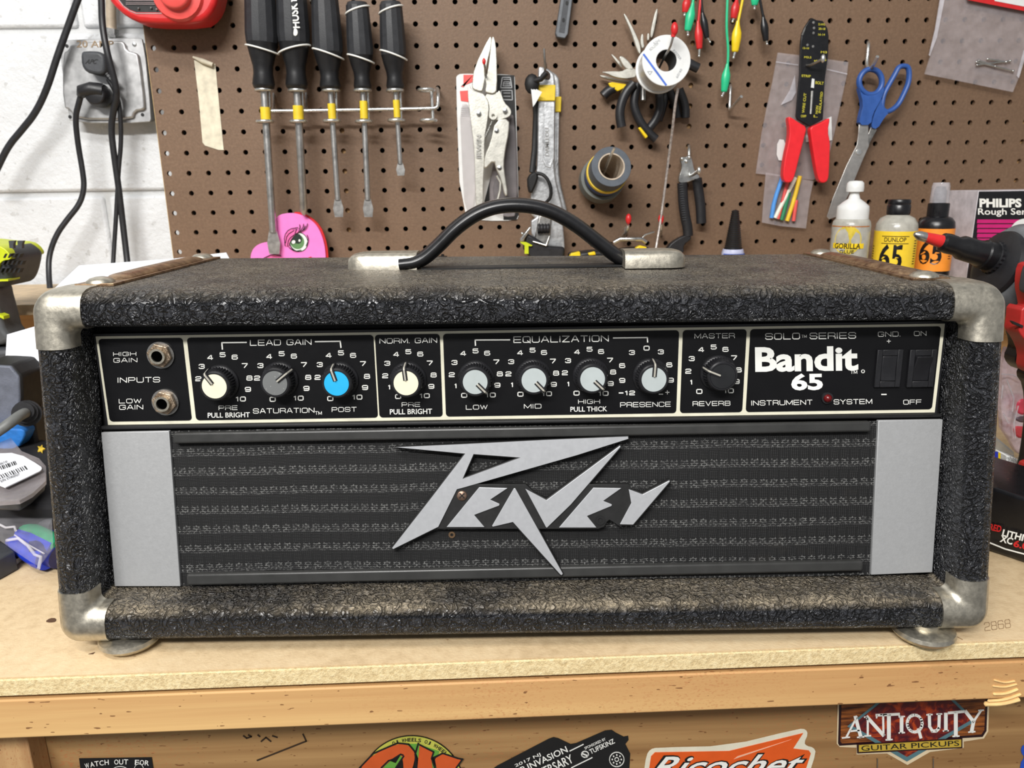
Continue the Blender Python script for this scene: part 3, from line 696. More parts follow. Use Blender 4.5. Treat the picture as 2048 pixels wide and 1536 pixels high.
uvbox(mb, U0 - .0015, U1 + .0015, V0 - .003, V1 + .0015, 0, .006)
PAN = part('control_panel', mb, PLB, AMP, 'black control panel with white lettering')
mb = MB(); uvbox(mb, U0, U1, V0, V1, .0003, .0003); part('border', mb, CRM, PAN, 'cream border lines')
cells = [((197, 676), (366, 672), (384, 841), (221, 845)), ((375, 672), (749, 668), (754, 833), (392, 840)), ((750, 667), (880, 666), (885, 831), (759, 835)),
         ((886, 665.6), (1358, 658), (1352, 824), (892, 831)), ((1365, 658), (1493, 656), (1484, 822), (1360, 824)), ((1500, 655.5), (1881, 649), (1864, 815.5), (1491.5, 822))]
FACE = M('panel_face', rgb(12, 12, 14), .42, var=.1, bump=.00003, spec=.25, c2=rgb(17, 17, 19))
mb = MB()
for c in cells:
    q = [PP.uv(PP.P(*p)) for p in c]
    uvbox(mb, (q[0][0] + q[3][0]) / 2, (q[1][0] + q[2][0]) / 2, V0 + .0022, V1 - .0016, .0006, .0003, .0022)
part('panel_field', mb, FACE, PAN, sm=None)
L3 = crop(180, 640, 3.531); L4 = crop(740, 640, 3.2); L5 = crop(1340, 630, 3.531)
tx = MB(); PO = .00075
def T(f, k, st, x, y, w_, h_, bold=.006, shear=0, ang=-.8):
    X, Y = f(x, y)
    if st in ('Bandit', '65') or st[:4] == 'PULL': tx.text(st, X, Y, w_ / k, h_ / k, PP, PO, bold, ang, shear)
    elif st == '-': tx.stroke(PP, [(X - w_ / k / 2, Y), (X + w_ / k / 2, Y)], 2.2, PO, .0001)
    elif st == '1': wide(tx, st, X, Y, 3.6, h_ / k, PP, PO, ang, h_ / k * .2)
    else: wide(tx, st, X, Y, w_ / k * (.92 if len(st) < 3 else 1), h_ / k, PP, PO, ang, h_ / k * (.19 if st[0].isdigit() else .125))
def LN(f, k, pts, w_): tx.stroke(PP, cp(f, pts), w_ / k, PO, .0001)
k3 = 3.531; k4 = 3.2
for a in (('HIGH', 245, 240, 160, 29), ('GAIN', 250, 284, 165, 32), ('INPUTS', 345, 423, 295, 38), ('LOW', 283, 572, 155, 32), ('GAIN', 291, 616, 165, 34), ('LEAD GAIN', 1347, 158, 430, 42),
          ('PRE', 975, 620, 130, 32), ('PULL BRIGHT', 980, 671, 298, 36), ('SATURATION', 1368, 640, 430, 36), ('TM', 1613, 657, 50, 25), ('POST', 1795, 632, 172, 34)):
    T(L3, k3, *a, bold=.012 if a[0] == 'PULL BRIGHT' else .004)
LN(L3, k3, [(935, 207), (931, 160), (1105, 158)], 9); LN(L3, k3, [(1590, 153), (1767, 150), (1772, 195)], 9)
for s_ in ('2 765 415,3 788 328,4 848 265,5 936 245,6 1022 262,7 1092 322,8 1126 410,9 1115 490,10 1065 558', '2 1180 410,3 1203 322,4 1265 258,5 1353 238,6 1440 255,7 1510 315,8 1541 405,9 1528 483,10 1473 552,0 1290 560', '2 1607 405,3 1622 315,4 1685 250,5 1772 232,6 1858 250,7 1927 308,8 1956 398,9 1942 477,10 1888 545,0 1697 555'):
    for e in s_.split(','): d_, x, y = e.split(); T(L3, k3, d_, int(x), int(y), 40 if len(d_) == 1 else 70, 35, .016)
for a in (('NORM. GAIN', 245, 132, 365, 34), ('PRE', 262, 541, 115, 29), ('PULL BRIGHT', 262, 586, 270, 34), ('EQUALIZATION', 1223, 122, 605, 42), ('LOW', 683, 558, 135, 30), ('MID', 1041, 552, 108, 30),
          ('HIGH', 1402, 522, 137, 28), ('PULL THICK', 1400, 570, 235, 32), ('PRESENCE', 1763, 541, 320, 32), ('+', 1903, 463, 28, 28), ('-', 1862, 475, 24, 8), ('-', 1607, 467, 26, 8), ('12', 1664, 467, 64, 30)):
    T(L4, k4, *a, bold=.012 if a[0][:4] == 'PULL' else .004)
LN(L4, k4, [(675, 163), (673, 128), (895, 127)], 8); LN(L4, k4, [(1557, 115), (1775, 112), (1777, 142)], 8)
for s_ in ('2 97 357,3 110 277,4 167 220,5 245 203,6 322 218,7 382 275,8 407 352,9 392 425,10 350 485,1 125 430,0 180 490', '0 603 482,1 550 422,2 523 350,3 540 272,4 596 214,5 675 198,6 750 212,7 808 268,8 831 345,9 815 417,10 772 480',
           '0 963 475,1 911 415,2 886 345,3 903 267,4 960 210,5 1040 193,6 1114 208,7 1170 263,8 1191 340,9 1176 412,10 1132 472', '0 1322 468,1 1271 410,2 1247 338,3 1267 260,4 1325 205,5 1405 187,6 1479 202,7 1536 257,8 1556 333,9 1540 407,10 1494 470',
           '9 1614 387,6 1614 292,3 1676 208,0 1770 180,3 1861 204,6 1916 287,9 1925 385'):
    for e in s_.split(','): d_, x, y = e.split(); T(L4, k4, d_, int(x), int(y), 36 if len(d_) == 1 else 64, 31, .016)
for a in (('MASTER', 315, 147, 280, 36), ('REVERB', 293, 625, 262, 34), ('SOLO', 795, 150, 240, 46), ('TM', 947, 150, 38, 20), ('SERIES', 1150, 146, 322, 46), ('TM', 1298, 403, 50, 25), ('INSTRUMENT', 790, 619, 428, 36), ('SYSTEM', 1292, 612, 268, 36),
          ('GND.', 1548, 135, 155, 36), ('ON', 1767, 130, 92, 34), ('+', 1545, 185, 28, 28), ('-', 1511, 561, 34, 12), ('OFF', 1712, 615, 125, 34)):
    T(L5, k3, *a, bold=.004)
for s_ in ('0 207 540,1 152 475,2 129 397,3 153 308,4 220 245,5 308 226,6 392 243,7 452 302,8 485 388,9 470 470,10 415 535',):
    for e in s_.split(','): d_, x, y = e.split(); T(L5, k3, d_, int(x), int(y), 40 if len(d_) == 1 else 70, 35, .016)
T(L5, k3, 'Bandit', 965, 311, 728, 176, .034); T(L5, k3, '65', 968, 472, 224, 120, .036)
x_, y_ = L5(1363, 398); tx.stroke(PP, ell(x_, y_, 3, 3, 12), 1.6, PO, .0001, True)
part('lettering', tx, WPR, PAN, 'white printed wording and dial numbers', sm=None)
# jacks
VOID = M('void_black', (.001, .001, .001), .9, spec=0)
RUSTN = M('rusty_nut', rgb(172, 156, 136), .40, .75, var=.3, vs=350, bump=.0004, bs=900, c2=rgb(112, 90, 70))
for f, (hx, hy), lb in ((L3, (474, 258), 'upper'), (L3, (508, 594), 'lower')):
    X, Y = f(hx, hy); c = PP.P(X, Y, .006) - PP.n * .006
    j = part('input_jack', MB().ring(.0085, .0045, .0006, .0017, c, PP.n, 30), STD, AMP, '%s input jack with rusty nut' % lb)
    nut = MB(); nut.ring(.0078, .0046, .0017, .0042, c, PP.n, 6); part('nut', nut, RUSTN, j, sm=None, bevel=.0006)
    part('barrel', MB().ring(.0048, .0035, .0016, .0066, c, PP.n, 24), NKL, j)
    part('socket', MB().lathe([(.0036, .0005), (.0036, .0052)], c, PP.n, 20), VOID, j)
# knobs
BLU = M('blue_cap', rgb(38, 170, 222), .4, var=.03); CRC = M('cream_cap', rgb(232, 226, 200), .45, var=.03); GRC = M('pale_grey_cap', rgb(176, 184, 184), .45, var=.03)
DGC = M('dusty_grey_cap', rgb(108, 110, 110), .5, c2=rgb(170, 170, 165), thr=(.28, .34), vs=700); BKC = M('black_knob_cap', rgb(32, 33, 35), .35, var=.1)
PTR = M('pointer_silver', rgb(196, 192, 180), .3, .3, var=.03)
KN = M('knob_black', rgb(30, 30, 33), .36, var=.1)
knobs = [(L3, 877, 470, CRC, -33, 'first pre gain knob with cream cap'), (L3, 1305, 447, DGC, 52, 'saturation knob with dusty grey cap'), (L3, 1740, 450, BLU, -16, 'post gain knob with blue cap'), (L4, 230, 405, CRC, -5, 'normal gain knob with cream cap'),
         (L4, 673, 398, GRC, 136, 'low tone knob with pale grey cap'), (L4, 1049, 387, GRC, 137, 'mid tone knob with pale grey cap'), (L4, 1425, 380, GRC, 134, 'high tone knob with pale grey cap'), (L4, 1818, 382, GRC, 3, 'presence knob with pale grey cap'), (L5, 375, 435, BKC, -68, 'reverb knob with black cap')]
for f, x, y, mt, ang, lab in knobs:
    H = .0122; X, Y = f(x, y); c = PP.P(X, Y, H) - PP.n * H
    k = MB().lathe([(.0112, .0006), (.0114, .0018), (.0108, .0026), (.0106, .003, .0009), (.0098, .0088, .0008), (.0094, .0092), (.0093, .0112), (.0086, .0119), (.0079, .0119), (.0078, .0115)], c, PP.n, 72)
    a = math.radians(ang); e = PP.ex * math.sin(a) + PP.up * math.cos(a); sd = e.cross(PP.n)
    def pr(r, h): return c + e * r + PP.n * h
    side = [(.0018, .0112), (.0018, .0129), (.0088, .0131), (.0100, .0118), (.0113, .0040), (.0113, .001), (.009, .001)]
    def slab(wd, dz): return MB().prism([pr(r, h + dz) - sd * (wd / 2) for r, h in side], sd * wd)
    hs = slab(.0028, -.0004); k.add(hs.v, hs.f)
    kb = part('knob', k, KN, AMP, lab, sm=35)
    part('cap', MB().lathe([(.0076, .0105), (.0076, .0121), (.0001, .0122)], c, PP.n, 36), mt, kb, sm=50)
    part('pointer', slab(.0011, .0003), PTR, kb, sm=None, bevel=.0002)
# switches and lamp
for q, nm in (((1452, 240), (1638, 240), (1612, 505), (1435, 505)), 'ground switch'), (((1682, 240), (1872, 240), (1850, 505), (1662, 505)), 'power switch'):
    q2 = [PP.uv(PP.P(*L5(*p))) for p in q]; a, b = (q2[0][0] + q2[3][0]) / 2, (q2[1][0] + q2[2][0]) / 2; c_, d_ = (q2[2][1] + q2[3][1]) / 2, (q2[0][1] + q2[1][1]) / 2
    mb = MB(); w_ = .0034; h_ = .0040
    for (x0, x1, z0, z1) in ((a, a + w_, c_, d_), (b - w_, b, c_, d_), (a + w_, b - w_, d_ - h_, d_), (a + w_, b - w_, c_, c_ + h_)): uvbox(mb, x0, x1, z0, z1, .0024, .0018)
    s_ = part('rocker_switch', mb, PLB, AMP, 'black %s' % nm, bevel=.0004)
    up_ = nm[0] == 'p'; x0, x1, z0, z1 = a + w_, b - w_, c_ + h_, d_ - h_; o1, o2 = (.0052, .0016) if up_ else (.0026, .0030); zm = (z0 + z1) / 2
    rk = MB().prism([PP.W(x0, z0, .0006), PP.W(x0, z0, o2), PP.W(x0, zm, .0022), PP.W(x0, z1, o1), PP.W(x0, z1, .0006)], PP.ex * (x1 - x0))
    part('rocker', rk, KN, s_, bevel=.0007, bseg=3)
X, Y = L5(1108, 585); c = PP.P(X, Y, .001)
ld = part('indicator_lamp', MB().ring(.0036, .0026, -.0004, .0012, c, PP.n, 24), PLB, AMP, 'small dark red indicator lamp')
part('lens', MB().lathe([(.0026, 0), (.0025, .0022), (.0017, .0034), (.0001, .004)], c, PP.n, 18), M('red_lens', rgb(90, 14, 16), .15), ld, sm=80)

# ---- grille
GP = Plane((-.2601, -.580, .1345), PSI, 7.5)
for i, (q, lb) in enumerate(((((202, 865), (338, 862), (361, 1173), (229, 1173)), 'left'), (((1757, 841), (1886, 839), (1865, 1145), (1742, 1150)), 'right'))):
    part('trim_plate', MB().ppx(GP, q, .003, .0), ALU, AMP, 'plain silver aluminium plate on the %s' % lb, bevel=.0004)
part('grille_cloth', MB().ppx(GP, [(336, 862), (1758, 842), (1742, 1150), (360, 1172)], .001, -.0022), CLO, AMP, 'black woven grille cloth with looped bands', sm=None)
BAR = M('grille_bar_black', rgb(54, 54, 53), .34, var=.1, vs=60)
part('grille_bar', MB().ppx(GP, [(345, 866), (1743, 843), (1742, 864), (346, 888)], .005, .0030), BAR, AMP, 'black plastic bar above the grille', bevel=.0014, bseg=3)
part('grille_bar', MB().ppx(GP, [(372, 1149), (1727, 1122), (1726, 1143), (373, 1172)], .005, .0030), BAR, AMP, 'black plastic bar below the grille', bevel=.0014, bseg=3)
part('panel_ledge', MB().ppx(GP, [(200, 852), (1886, 828), (1886, 836), (200, 861)], .012, -.003), BLK, AMP, bevel=.001)
# badge
LG = crop(760, 840, 3.303)
Pl = [(105, 180), (560, 160), (1100, 132), (1638, 110), (1640, 124), (1300, 232), (530, 452), (505, 458), (385, 705), (88, 852), (80, 846), (330, 520), (563, 222)]
Pslit = [(105, 180), (560, 160), (1100, 132), (1638, 110), (1640, 124), (1300, 232), (540, 449), (508, 457), (385, 705), (88, 852), (80, 846), (440, 388), (563, 222)]
hole = [(618, 225), (930, 248), (545, 390)]
E1 = [(655, 445), (842, 451), (728, 527), (790, 555), (787, 566), (622, 628), (690, 708), (440, 708)]
A1 = [(884, 452), (894, 452), (1208, 1016), (1200, 1026), (1190, 1020), (878, 675), (745, 706), (740, 700)]
V1_ = [(960, 455), (1100, 530), (1586, 170), (1590, 178), (1260, 560), (1102, 713), (1096, 708)]
E2 = [(1410, 448), (1594, 451), (1475, 535), (1532, 558), (1530, 568), (1368, 635), (1430, 711), (1183, 711)]
Y1 = [(1643, 458), (1735, 492), (1912, 400), (1916, 406), (1672, 692), (1585, 690), (1660, 550)]
bk = MB()
def grow(p, g):
    cx = sum(a for a, b in p) / len(p); n = len(p); out = []
    ar = sum(p[i][0] * p[(i + 1) % n][1] - p[(i + 1) % n][0] * p[i][1] for i in range(n)); sg = 1 if ar > 0 else -1
    for i in range(n):
        a, b, c = p[i - 1], p[i], p[(i + 1) % n]
        d1 = V((b[0] - a[0], b[1] - a[1])).normalized(); d2 = V((c[0] - b[0], c[1] - b[1])).normalized()
        nn = V((d1.y + d2.y, -(d1.x + d2.x))); 
        if nn.length < 1e-3: nn = V((d1.y, -d1.x))
        nn.normalize(); k_ = 1 / max(.6, nn.dot(V((d1.y, -d1.x)))); out.append((b[0] + sg * nn.x * g * k_, b[1] + sg * nn.y * g * k_))
    return out
for p in ([(105, 180), (1638, 110), (1640, 124), (1250, 245), (930, 248), (618, 225), (563, 222)], [(563, 222), (618, 225), (545, 390), (505, 458), (385, 705), (88, 852), (80, 846)], [(1250, 245), (520, 455), (545, 390), (930, 248)],
          A1, V1_, Y1, [(500, 452), (640, 432), (960, 432), (1050, 520), (1200, 560), (1380, 432), (1640, 432), (1690, 520), (1590, 700), (1545, 670), (1515, 652), (1495, 668), (1478, 700), (1440, 714), (385, 714), (430, 600)]):
    bk.ppx(GP, cp(LG, grow(p, 7)), .0045, .0036)
LOGO = part('name_badge', bk, M('badge_black', rgb(26, 26, 26), .55, var=.2), AMP, 'jagged silver lettered badge on black backing', bevel=.0003)
BAD = M('badge_silver', (.50, .51, .53), .42, .4, var=.02, vs=200)
# P is built as outer outline plus inner hole, joined by a seam of zero width
Pface = Pslit[:-2] + [(440, 388)] + [(545, 390)] + [hole[1]] + [hole[0]] + [(545, 390)] + [(440, 388)] + [Pslit[-1]]
def pface():
    mb = MB(); pA = [(105, 180), (560, 160), (1100, 132), (1638, 110), (1640, 124), (1300, 232), (930, 248), (618, 225), (563, 222)]
    pB = [(1300, 232), (540, 449), (545, 390), (930, 248)]
    pC = [(563, 222), (618, 225), (545, 390), (540, 449), (508, 457), (385, 705), (88, 852), (80, 846), (330, 526)]
    for p in (pA, pB, pC): mb.ppx(GP, cp(LG, p), .0008, .0044)
    return mb
part('letter', pface(), BAD, LOGO, sm=None)
for p in (E1, A1, V1_, E2, Y1): part('letter', MB().ppx(GP, cp(LG, p), .0008, .0044), BAD, LOGO, bevel=.0002, sm=None)
X, Y = LG(541, 500); c = GP.P(X, Y, .0036)
part('screw', MB().lathe([(.0034, 0), (.0030, .0008), (.0018, .0013), (.0001, .0015)], c, GP.n, 18), M('rusty_screw', rgb(150, 124, 108), .35, .8, var=.3, vs=300), LOGO)
ss = MB(); ss.stroke(GP, [(X - 4.5, Y - 4.5), (X + 4.5, Y + 4.5)], 2, .0052, .0002); ss.stroke(GP, [(X - 4.5, Y + 4.5), (X + 4.5, Y - 4.5)], 2, .0052, .0002); part('screw_slot', ss, BLK, LOGO, sm=None)
X, Y = LG(1455, 662); part('screw_boss', MB().ring(.0030, .0015, 0, .0006, GP.P(X, Y, .0036), GP.n, 18), BLK, LOGO)
X, Y = LG(475, 757); part('screw_hole', MB().ring(.0022, .0010, 0, .0006, GP.P(X, Y, -.002), GP.n, 12), M('brass_hole', rgb(96, 74, 50), .5), AMP, 'small brown hole left by a missing screw')
#PART2
# ================================================================== BLOCK WALL SIDE (left)
def wl(*p): return [at(*q) for q in p]
# conduit and outlet box
t = thing('conduit', 'painted metal conduit pipe running up the block wall above the outlet box', 'pipe', at(222, 66, .015))
part('pipe', MB().tube(wl((222, -60, .015), (222, 20, .015), (223, 62, .015)), .0062, 16), M('conduit_paint', rgb(196, 180, 158), .5, var=.12), t, sm=80)
part('connector', MB().tube(wl((223, 58, .015), (223, 72, .015)), .0095, 8).tube(wl((223, 71, .015), (223, 76, .015)), .0125, 8), ZNC, t)
B0 = wp(.004); cx = crop(0, 0, 4)
t = thing('outlet_box', 'grey steel outlet box with two plugs on the white block wall', 'outlet', at(212, 246, .02))
part('box_body', MB().ppx(wp(.006), [(140, 82), (280, 80), (296, 240), (144, 242)], .026), STD, t, bevel=.003)
GAL = M('galvanised_cover', (.50, .50, .50), .42, .8, var=.12, vs=60)
part('cover_plate', MB().ppx(wp(.003), smooth(cp(cx, [(490, 330), (540, 318), (1100, 300), (1150, 315), (1212, 940), (1195, 985), (560, 985), (545, 890), (478, 430)]), 1, True), .003), GAL, t, bevel=.0006)
part('raised_cover', MB().ppx(wp(-.002), smooth(cp(cx, [(545, 400), (560, 345), (960, 320), (1000, 345), (1010, 400), (1085, 420), (1110, 440), (1160, 850), (1150, 880), (1075, 890), (1060, 960), (590, 955), (560, 880), (500, 860), (495, 420)]), 1, True), .0055), GAL, t, bevel=.0025, bseg=3)
for x, y, lit in ((535, 368, 0), (1075, 355, 1), (1140, 918, 0), (560, 935, 0)):
    a, b = cx(x, y)
    part('screw' if lit else 'screw_hole', MB().lathe([(.0028 if lit else .002, 0), (.0022, .0015 if lit else .0002), (.0001, .002 if lit else .0003)], at(a, b, .003 if lit else .0028), (0, -1, 0), 14), ZNC if lit else BLK, t)
part('lettering', MB().text('20 AMP', 190, 88, 74, 14, wp(-.0022), .0003, .01), M('faded_marker', rgb(150, 128, 100), .6), t, 'faded brown hand lettering', sm=None)
t = thing('plug', 'flat dark grey plug in the upper socket of the outlet box', 'plug', at(186, 150, -.01))
pb = smooth(cp(cx, [(640, 425), (665, 402), (835, 410), (845, 560), (820, 598), (760, 598), (680, 575), (645, 520)]), 1, True)
part('plug_body', MB().ppx(wp(-.024), pb, .022), PLG, t, bevel=.004, bseg=3)
part('emblem', MB().text('APC', 183, 123, 22, 9, wp(-.024), .0004, .01, 0, .2), BLK, t, sm=None)
sr = MB()
for i in range(5): a, b = cx(838 + i * 16, 575 + i * 20); sr.tube([at(a - 2, b - 2.5, -.016), at(a + 1.6, b + 1.6, -.016)], .0040 - i * .0002, 8)
part('strain_relief', sr, PLB, t, kind='stuff')
def cord(pts, r, mat, lab, group=None, two=False, name='power_cord'):
    c = smooth(pts, 3); P = [at(*p) for p in c]
    mb = MB().tube(P, r, 10, flat=.8)
    return mb
t2 = cord([(216, 158, -.016), (232, 185, -.014), (240, 215, -.012), (243, 280, -.008), (237, 340, -.006), (233, 420, -.004), (226, 530, -.01), (222, 600, -.03)], .0028, RUB, '')
part('cord', t2, RUB, t, 'black cord hanging straight down', sm=80)
t = thing('plug', 'black right-angle plug in the lower socket with its cord curving left', 'plug', at(195, 215, -.012))
part('plug_body', MB().lathe([(.013, 0), (.0145, .004), (.0145, .014), (.012, .022), (.004, .024)], at(205, 192, -.004), (0, -1, 0), 22), PLB, t, bevel=.001)
part('plug_arm', MB().tube(wl((205, 182, -.02), (182, 178, -.024), (164, 182, -.024), (162, 192, -.022)), [.009, .0085, .0075, .005], 12), PLB, t, sm=80)
cpz = [(163, 186, -.022), (158, 205, -.02), (150, 235, -.016), (156, 290, -.01), (165, 340, -.008), (169, 375, -.008), (160, 408, -.01), (135, 438, -.014), (112, 470, -.018), (98, 510, -.022), (97, 545, -.03), (101, 590, -.05)]
part('cord', MB().tube([at(*p) for p in smooth(cpz, 3)], .0036, 10, flat=.75), RUB, t, sm=80)
cA = [(205, -420, -.012), (200, -200, -.014), (168, -30, -.02), (155, 0, -.02), (128, 75, -.018), (112, 120, -.018), (95, 175, -.016), (72, 225, -.014), (42, 262, -.012), (18, 290, -.012), (0, 325, -.012), (-20, 370, -.012)]
solo('hanging_cable', MB().tube([at(*p) for p in smooth(cA, 3)], .0042, 10, flat=.7), RUB, 'black flat cord sweeping down to the left edge across the block wall', 'cord', sm=80)
cB = [(200, -420, .01), (199, -200, -.01), (201, -30, -.026), (203, 0, -.026), (204, 50, -.026), (214, 105, -.03), (228, 155, -.026), (235, 190, -.022), (226, 225, -.014), (222, 260, -.010), (228, 310, -.008), (238, 380, -.006), (246, 450, -.004), (256, 535, -.01), (262, 600, -.03)]
solo('hanging_cable', MB().tube([at(*p) for p in smooth(cB, 3)], .0040, 10, flat=.75), RUB, 'black cord dropping from above across the outlet box to behind the amplifier', 'cord', sm=80)

# battery charger
t = thing('battery_charger', 'red wall-mounted battery charger with black indicator panel, cut by the top edge', 'charger', at(330, 50, -.02))
ch = smooth([(205, -60), (210, -15), (222, 8), (252, 34), (285, 47), (395, 47), (420, 30), (434, 0), (440, -60)], 1)
part('housing', MB().ppx(wp(-.058), ch, .040), RED, t, bevel=.008, bseg=4, sm=50)
part('rear_housing', MB().ppx(wp(-.022), smooth([(215, -60), (225, -5), (262, 30), (300, 46), (402, 46), (434, 22), (450, -10), (455, -60)], 1), .019), PLB, t, bevel=.003)
part('indicator_panel', MB().ppx(wp(-.0582), cp(crop(200, 0, 7.314), [(240, -60), (340, 75), (430, 140), (530, 178), (965, 182), (840, 0), (780, -60)]), .001), BLK, t)
pm = MB()
for l in ([(235, -50), (345, 90), (430, 155), (530, 195), (985, 195), (850, 0), (810, -60)],): pm.stroke(wp(-.0584), cp(crop(200, 0, 7.314), l), 1.6, .0002)
for yy in (8, 40, 62): pm.stroke(wp(-.0586), cp(crop(200, 0, 7.314), [(380, yy), (800, yy)]), .8, .0012)
part('panel_print', pm, M('grey_print', rgb(170, 150, 150), .5), t, sm=None)
for x, y in ((277, 17), (302, 16), (313, 19)): part('indicator_light', MB().ball(at(x, y, -.0595), .0013, 8), STL, t)
part('battery_boss', MB().lathe([(.030, 0), (.028, .005), (.019, .007), (.0185, .014), (.016, .016), (.0001, .016)], at(356, -12, -.058), (0, -1, 0), 28), LRED, t, sm=50)
# masking tape
t = thing('masking_tape', 'strip of cream masking tape stuck on the pegboard left of the screwdrivers', 'tape', at(420, 300, 0))
part('strip', MB().ppx(wp(-.0009), cp(cx, [(1552, 480), (1690, 515), (1722, 510), (1740, 700), (1790, 1200), (1750, 1200), (1640, 1165), (1620, 1140), (1590, 800)]), .0004), M('masking_tape_cream', rgb(222, 214, 190), .65, bump=.0006, bs=60), t, bevel=.0001)
part('curled_end', MB().tube([at(386, 114, -.0035), at(405, 122, -.005), at(426, 130, -.0055)], [.0012, .0032, .0028], 10), bpy.data.materials['masking_tape_cream'], t, 'rolled-over top end')

# ================================================================== SCREWDRIVER RACK
t = thing('screwdriver_rack', 'bent wire screwdriver rack with ring holders, last ring empty', 'rack', at(700, 245, -.01))
YR = -.036
part('crossbar', MB().tube([at(*p) for p in smooth([(536, 222, YR), (640, 221, YR), (860, 217, YR), (873, 216, YR), (876, 210, YR), (876, 190, YR), (876, 180, -.02), (874, 176, .004)], 1)], .0022, 10), ZNC, t, sm=80)
hold = [(528, 180, 530, 243), (594, 181, 597, 243), (662, 181, 664, 242), (725, 181, 728, 243), (790, 181, 793, 241), (853, 180, 857, 241)]
for (xa, ya, xb, yb) in hold:
    for x, y in ((xa, ya), (xb, yb)):
        part('ring', MB().tube([at(x, y, YR - .004) + V((math.cos(a) * .0095, math.sin(a) * .0095, 0)) for a in [2 * PI * k / 20 for k in range(20)]], .0021, 8, closed=True), ZNC, t, sm=80)
    part('riser', MB().tube([at(xa + 10, ya, YR + .003), at(xb + 9, yb, YR + .003)], .0021, 8), ZNC, t, sm=80)
for x, y in ((545, 222), (610, 221)): part('back_hook', MB().tube([at(x, y, YR), at(x + 2, y - 6, -.012), at(x + 2, y - 40, .004)], .002, 8), ZNC, t, sm=80)

# screwdrivers
HND = M('screwdriver_handle', rgb(44, 45, 48), .5, var=.1, bump=.0001, bs=700)
HND2 = M('handle_collar', rgb(26, 26, 28), .42)
SHF = M('screwdriver_shaft', (.55, .54, .52), .34, .9, var=.15)
def screwdriver(top, nk, r, shaft_end, sr, lab, stripes, flat_tip, tape):
    Y = YR - .004
    a = at(top[0], top[1], Y - .004); b = at(nk[0], nk[1], Y); ax_ = (b - a); L = ax_.length
    t = thing('screwdriver', lab, 'screwdriver', at(shaft_end[0], shaft_end[1], Y), 'screwdrivers hanging in the wire rack')
    pr = [(.0001, 0), (r * .72, .001), (r * .86, .05 * L), (r * .93, .25 * L), (r * 1.0, .52 * L), (r * .96, .60 * L)]
    part('grip', MB().lathe(pr, a, ax_, 14), HND, t, sm=24)
    part('collar', MB().lathe([(r * .95, .60 * L), (r * .80, .70 * L), (r * .62, .80 * L), (r * .60, .86 * L), (r * .70, .95 * L), (r * .62, .985 * L), (r * .4, L)], a, ax_, 20), HND2, t, sm=60)
    A = ax_.normalized(); N = A.cross(V((0, 1, 0))).normalized(); N = N if N.x > 0 else -N; B = V((0, -1, 0))
    for f, sl in stripes:
        rr = r * (.99 if f > .3 else .90); pts = []
        for k in range(13):
            th = PI * k / 12 - PI / 2
            pts.append(a + A * (f * L + sl * math.sin(th) * r * .35) + N * (math.sin(th) * rr) + B * (math.cos(th) * rr))
        part('stripe', MB().tube(pts, .0011, 6), WPR, t, 'white stripe', sm=80)
    e = at(shaft_end[0], shaft_end[1], Y + .002); c = b + A * .0; d = (e - c)
    n = 6
    if flat_tip:
        mb = MB().tube([c, c + d * .86], sr, 12); u = d.normalized(); s_ = u.cross(V((0, 1, 0))).normalized()
        p = [c + d * .85, c + d * .93, e]
        w0, w1, w2 = sr, sr * 1.75, sr * 1.35
        q = [p[0] + s_ * w0, p[1] + s_ * w1, p[2] + s_ * w2, p[2] - s_ * w2, p[1] - s_ * w1, p[0] - s_ * w0]
        mb.prism([x + V((0, -.0008, 0)) for x in q], V((0, .0016, 0)))
    else: mb = MB().tube([c, c + d * .94, e - d * .02, e], [sr, sr, sr * .6, sr * .2], 12)
    part('shaft', mb, SHF, t, sm=60)
    f0, f1 = tape
    part('yellow_tape', MB().tube([c + d * f0, c + d * f1], sr * 1.3, 12), YEL, t, 'yellow tape band')
    return t
screwdriver((518, -62), (528, 180), .0195, (549, 508), .0048, 'longest screwdriver, leftmost, its blade reaching down over the pink heart', [(.66, .6)], True, (.10, .185))
sd2 = screwdriver((580, -62), (594, 180), .0195, (608, 432), .0050, 'second screwdriver from the left with white lettering up its grip', [(.66, -.8)], False, (.12, .25))
mb = MB()
vs, fs = glyphs('HUSKY', .02); aa = at(585, -6, -.0605); dn = (at(592, 56, -.0605) - aa); sd_ = V((1, 0, 0)); L = dn.length
mb.add([aa + dn * (.5 - x) + V((1, 0, 0)) * (y * -.0095) * -1 * -1 + V((0, -.0001, 0)) for x, y in vs], fs)
X, Y = 590, 65; mb.ball(at(590, 64, -.0600), .004, 10, (.8, .15, 1.1))
part('lettering', mb, WPR, sd2, 'white lettering', sm=None)
screwdriver((649, -14), (661, 181), .0185, (678, 434), .0038, 'middle screwdriver of the five, with a long thin flat blade', [(.62, .9), (.05, -.5)], True, (.10, .235))
screwdriver((714, 3), (726, 181), .0160, (737, 434), .0038, 'fourth screwdriver from the left, with white bands at both ends of its grip', [(.64, .9), (.10, -.8)], True, (.08, .215))
screwdriver((781, 2), (791, 181), .0160, (802, 351), .0032, 'shortest screwdriver, rightmost, with a short flat blade', [(.60, 1.0), (.10, -.8)], True, (.11, .31))

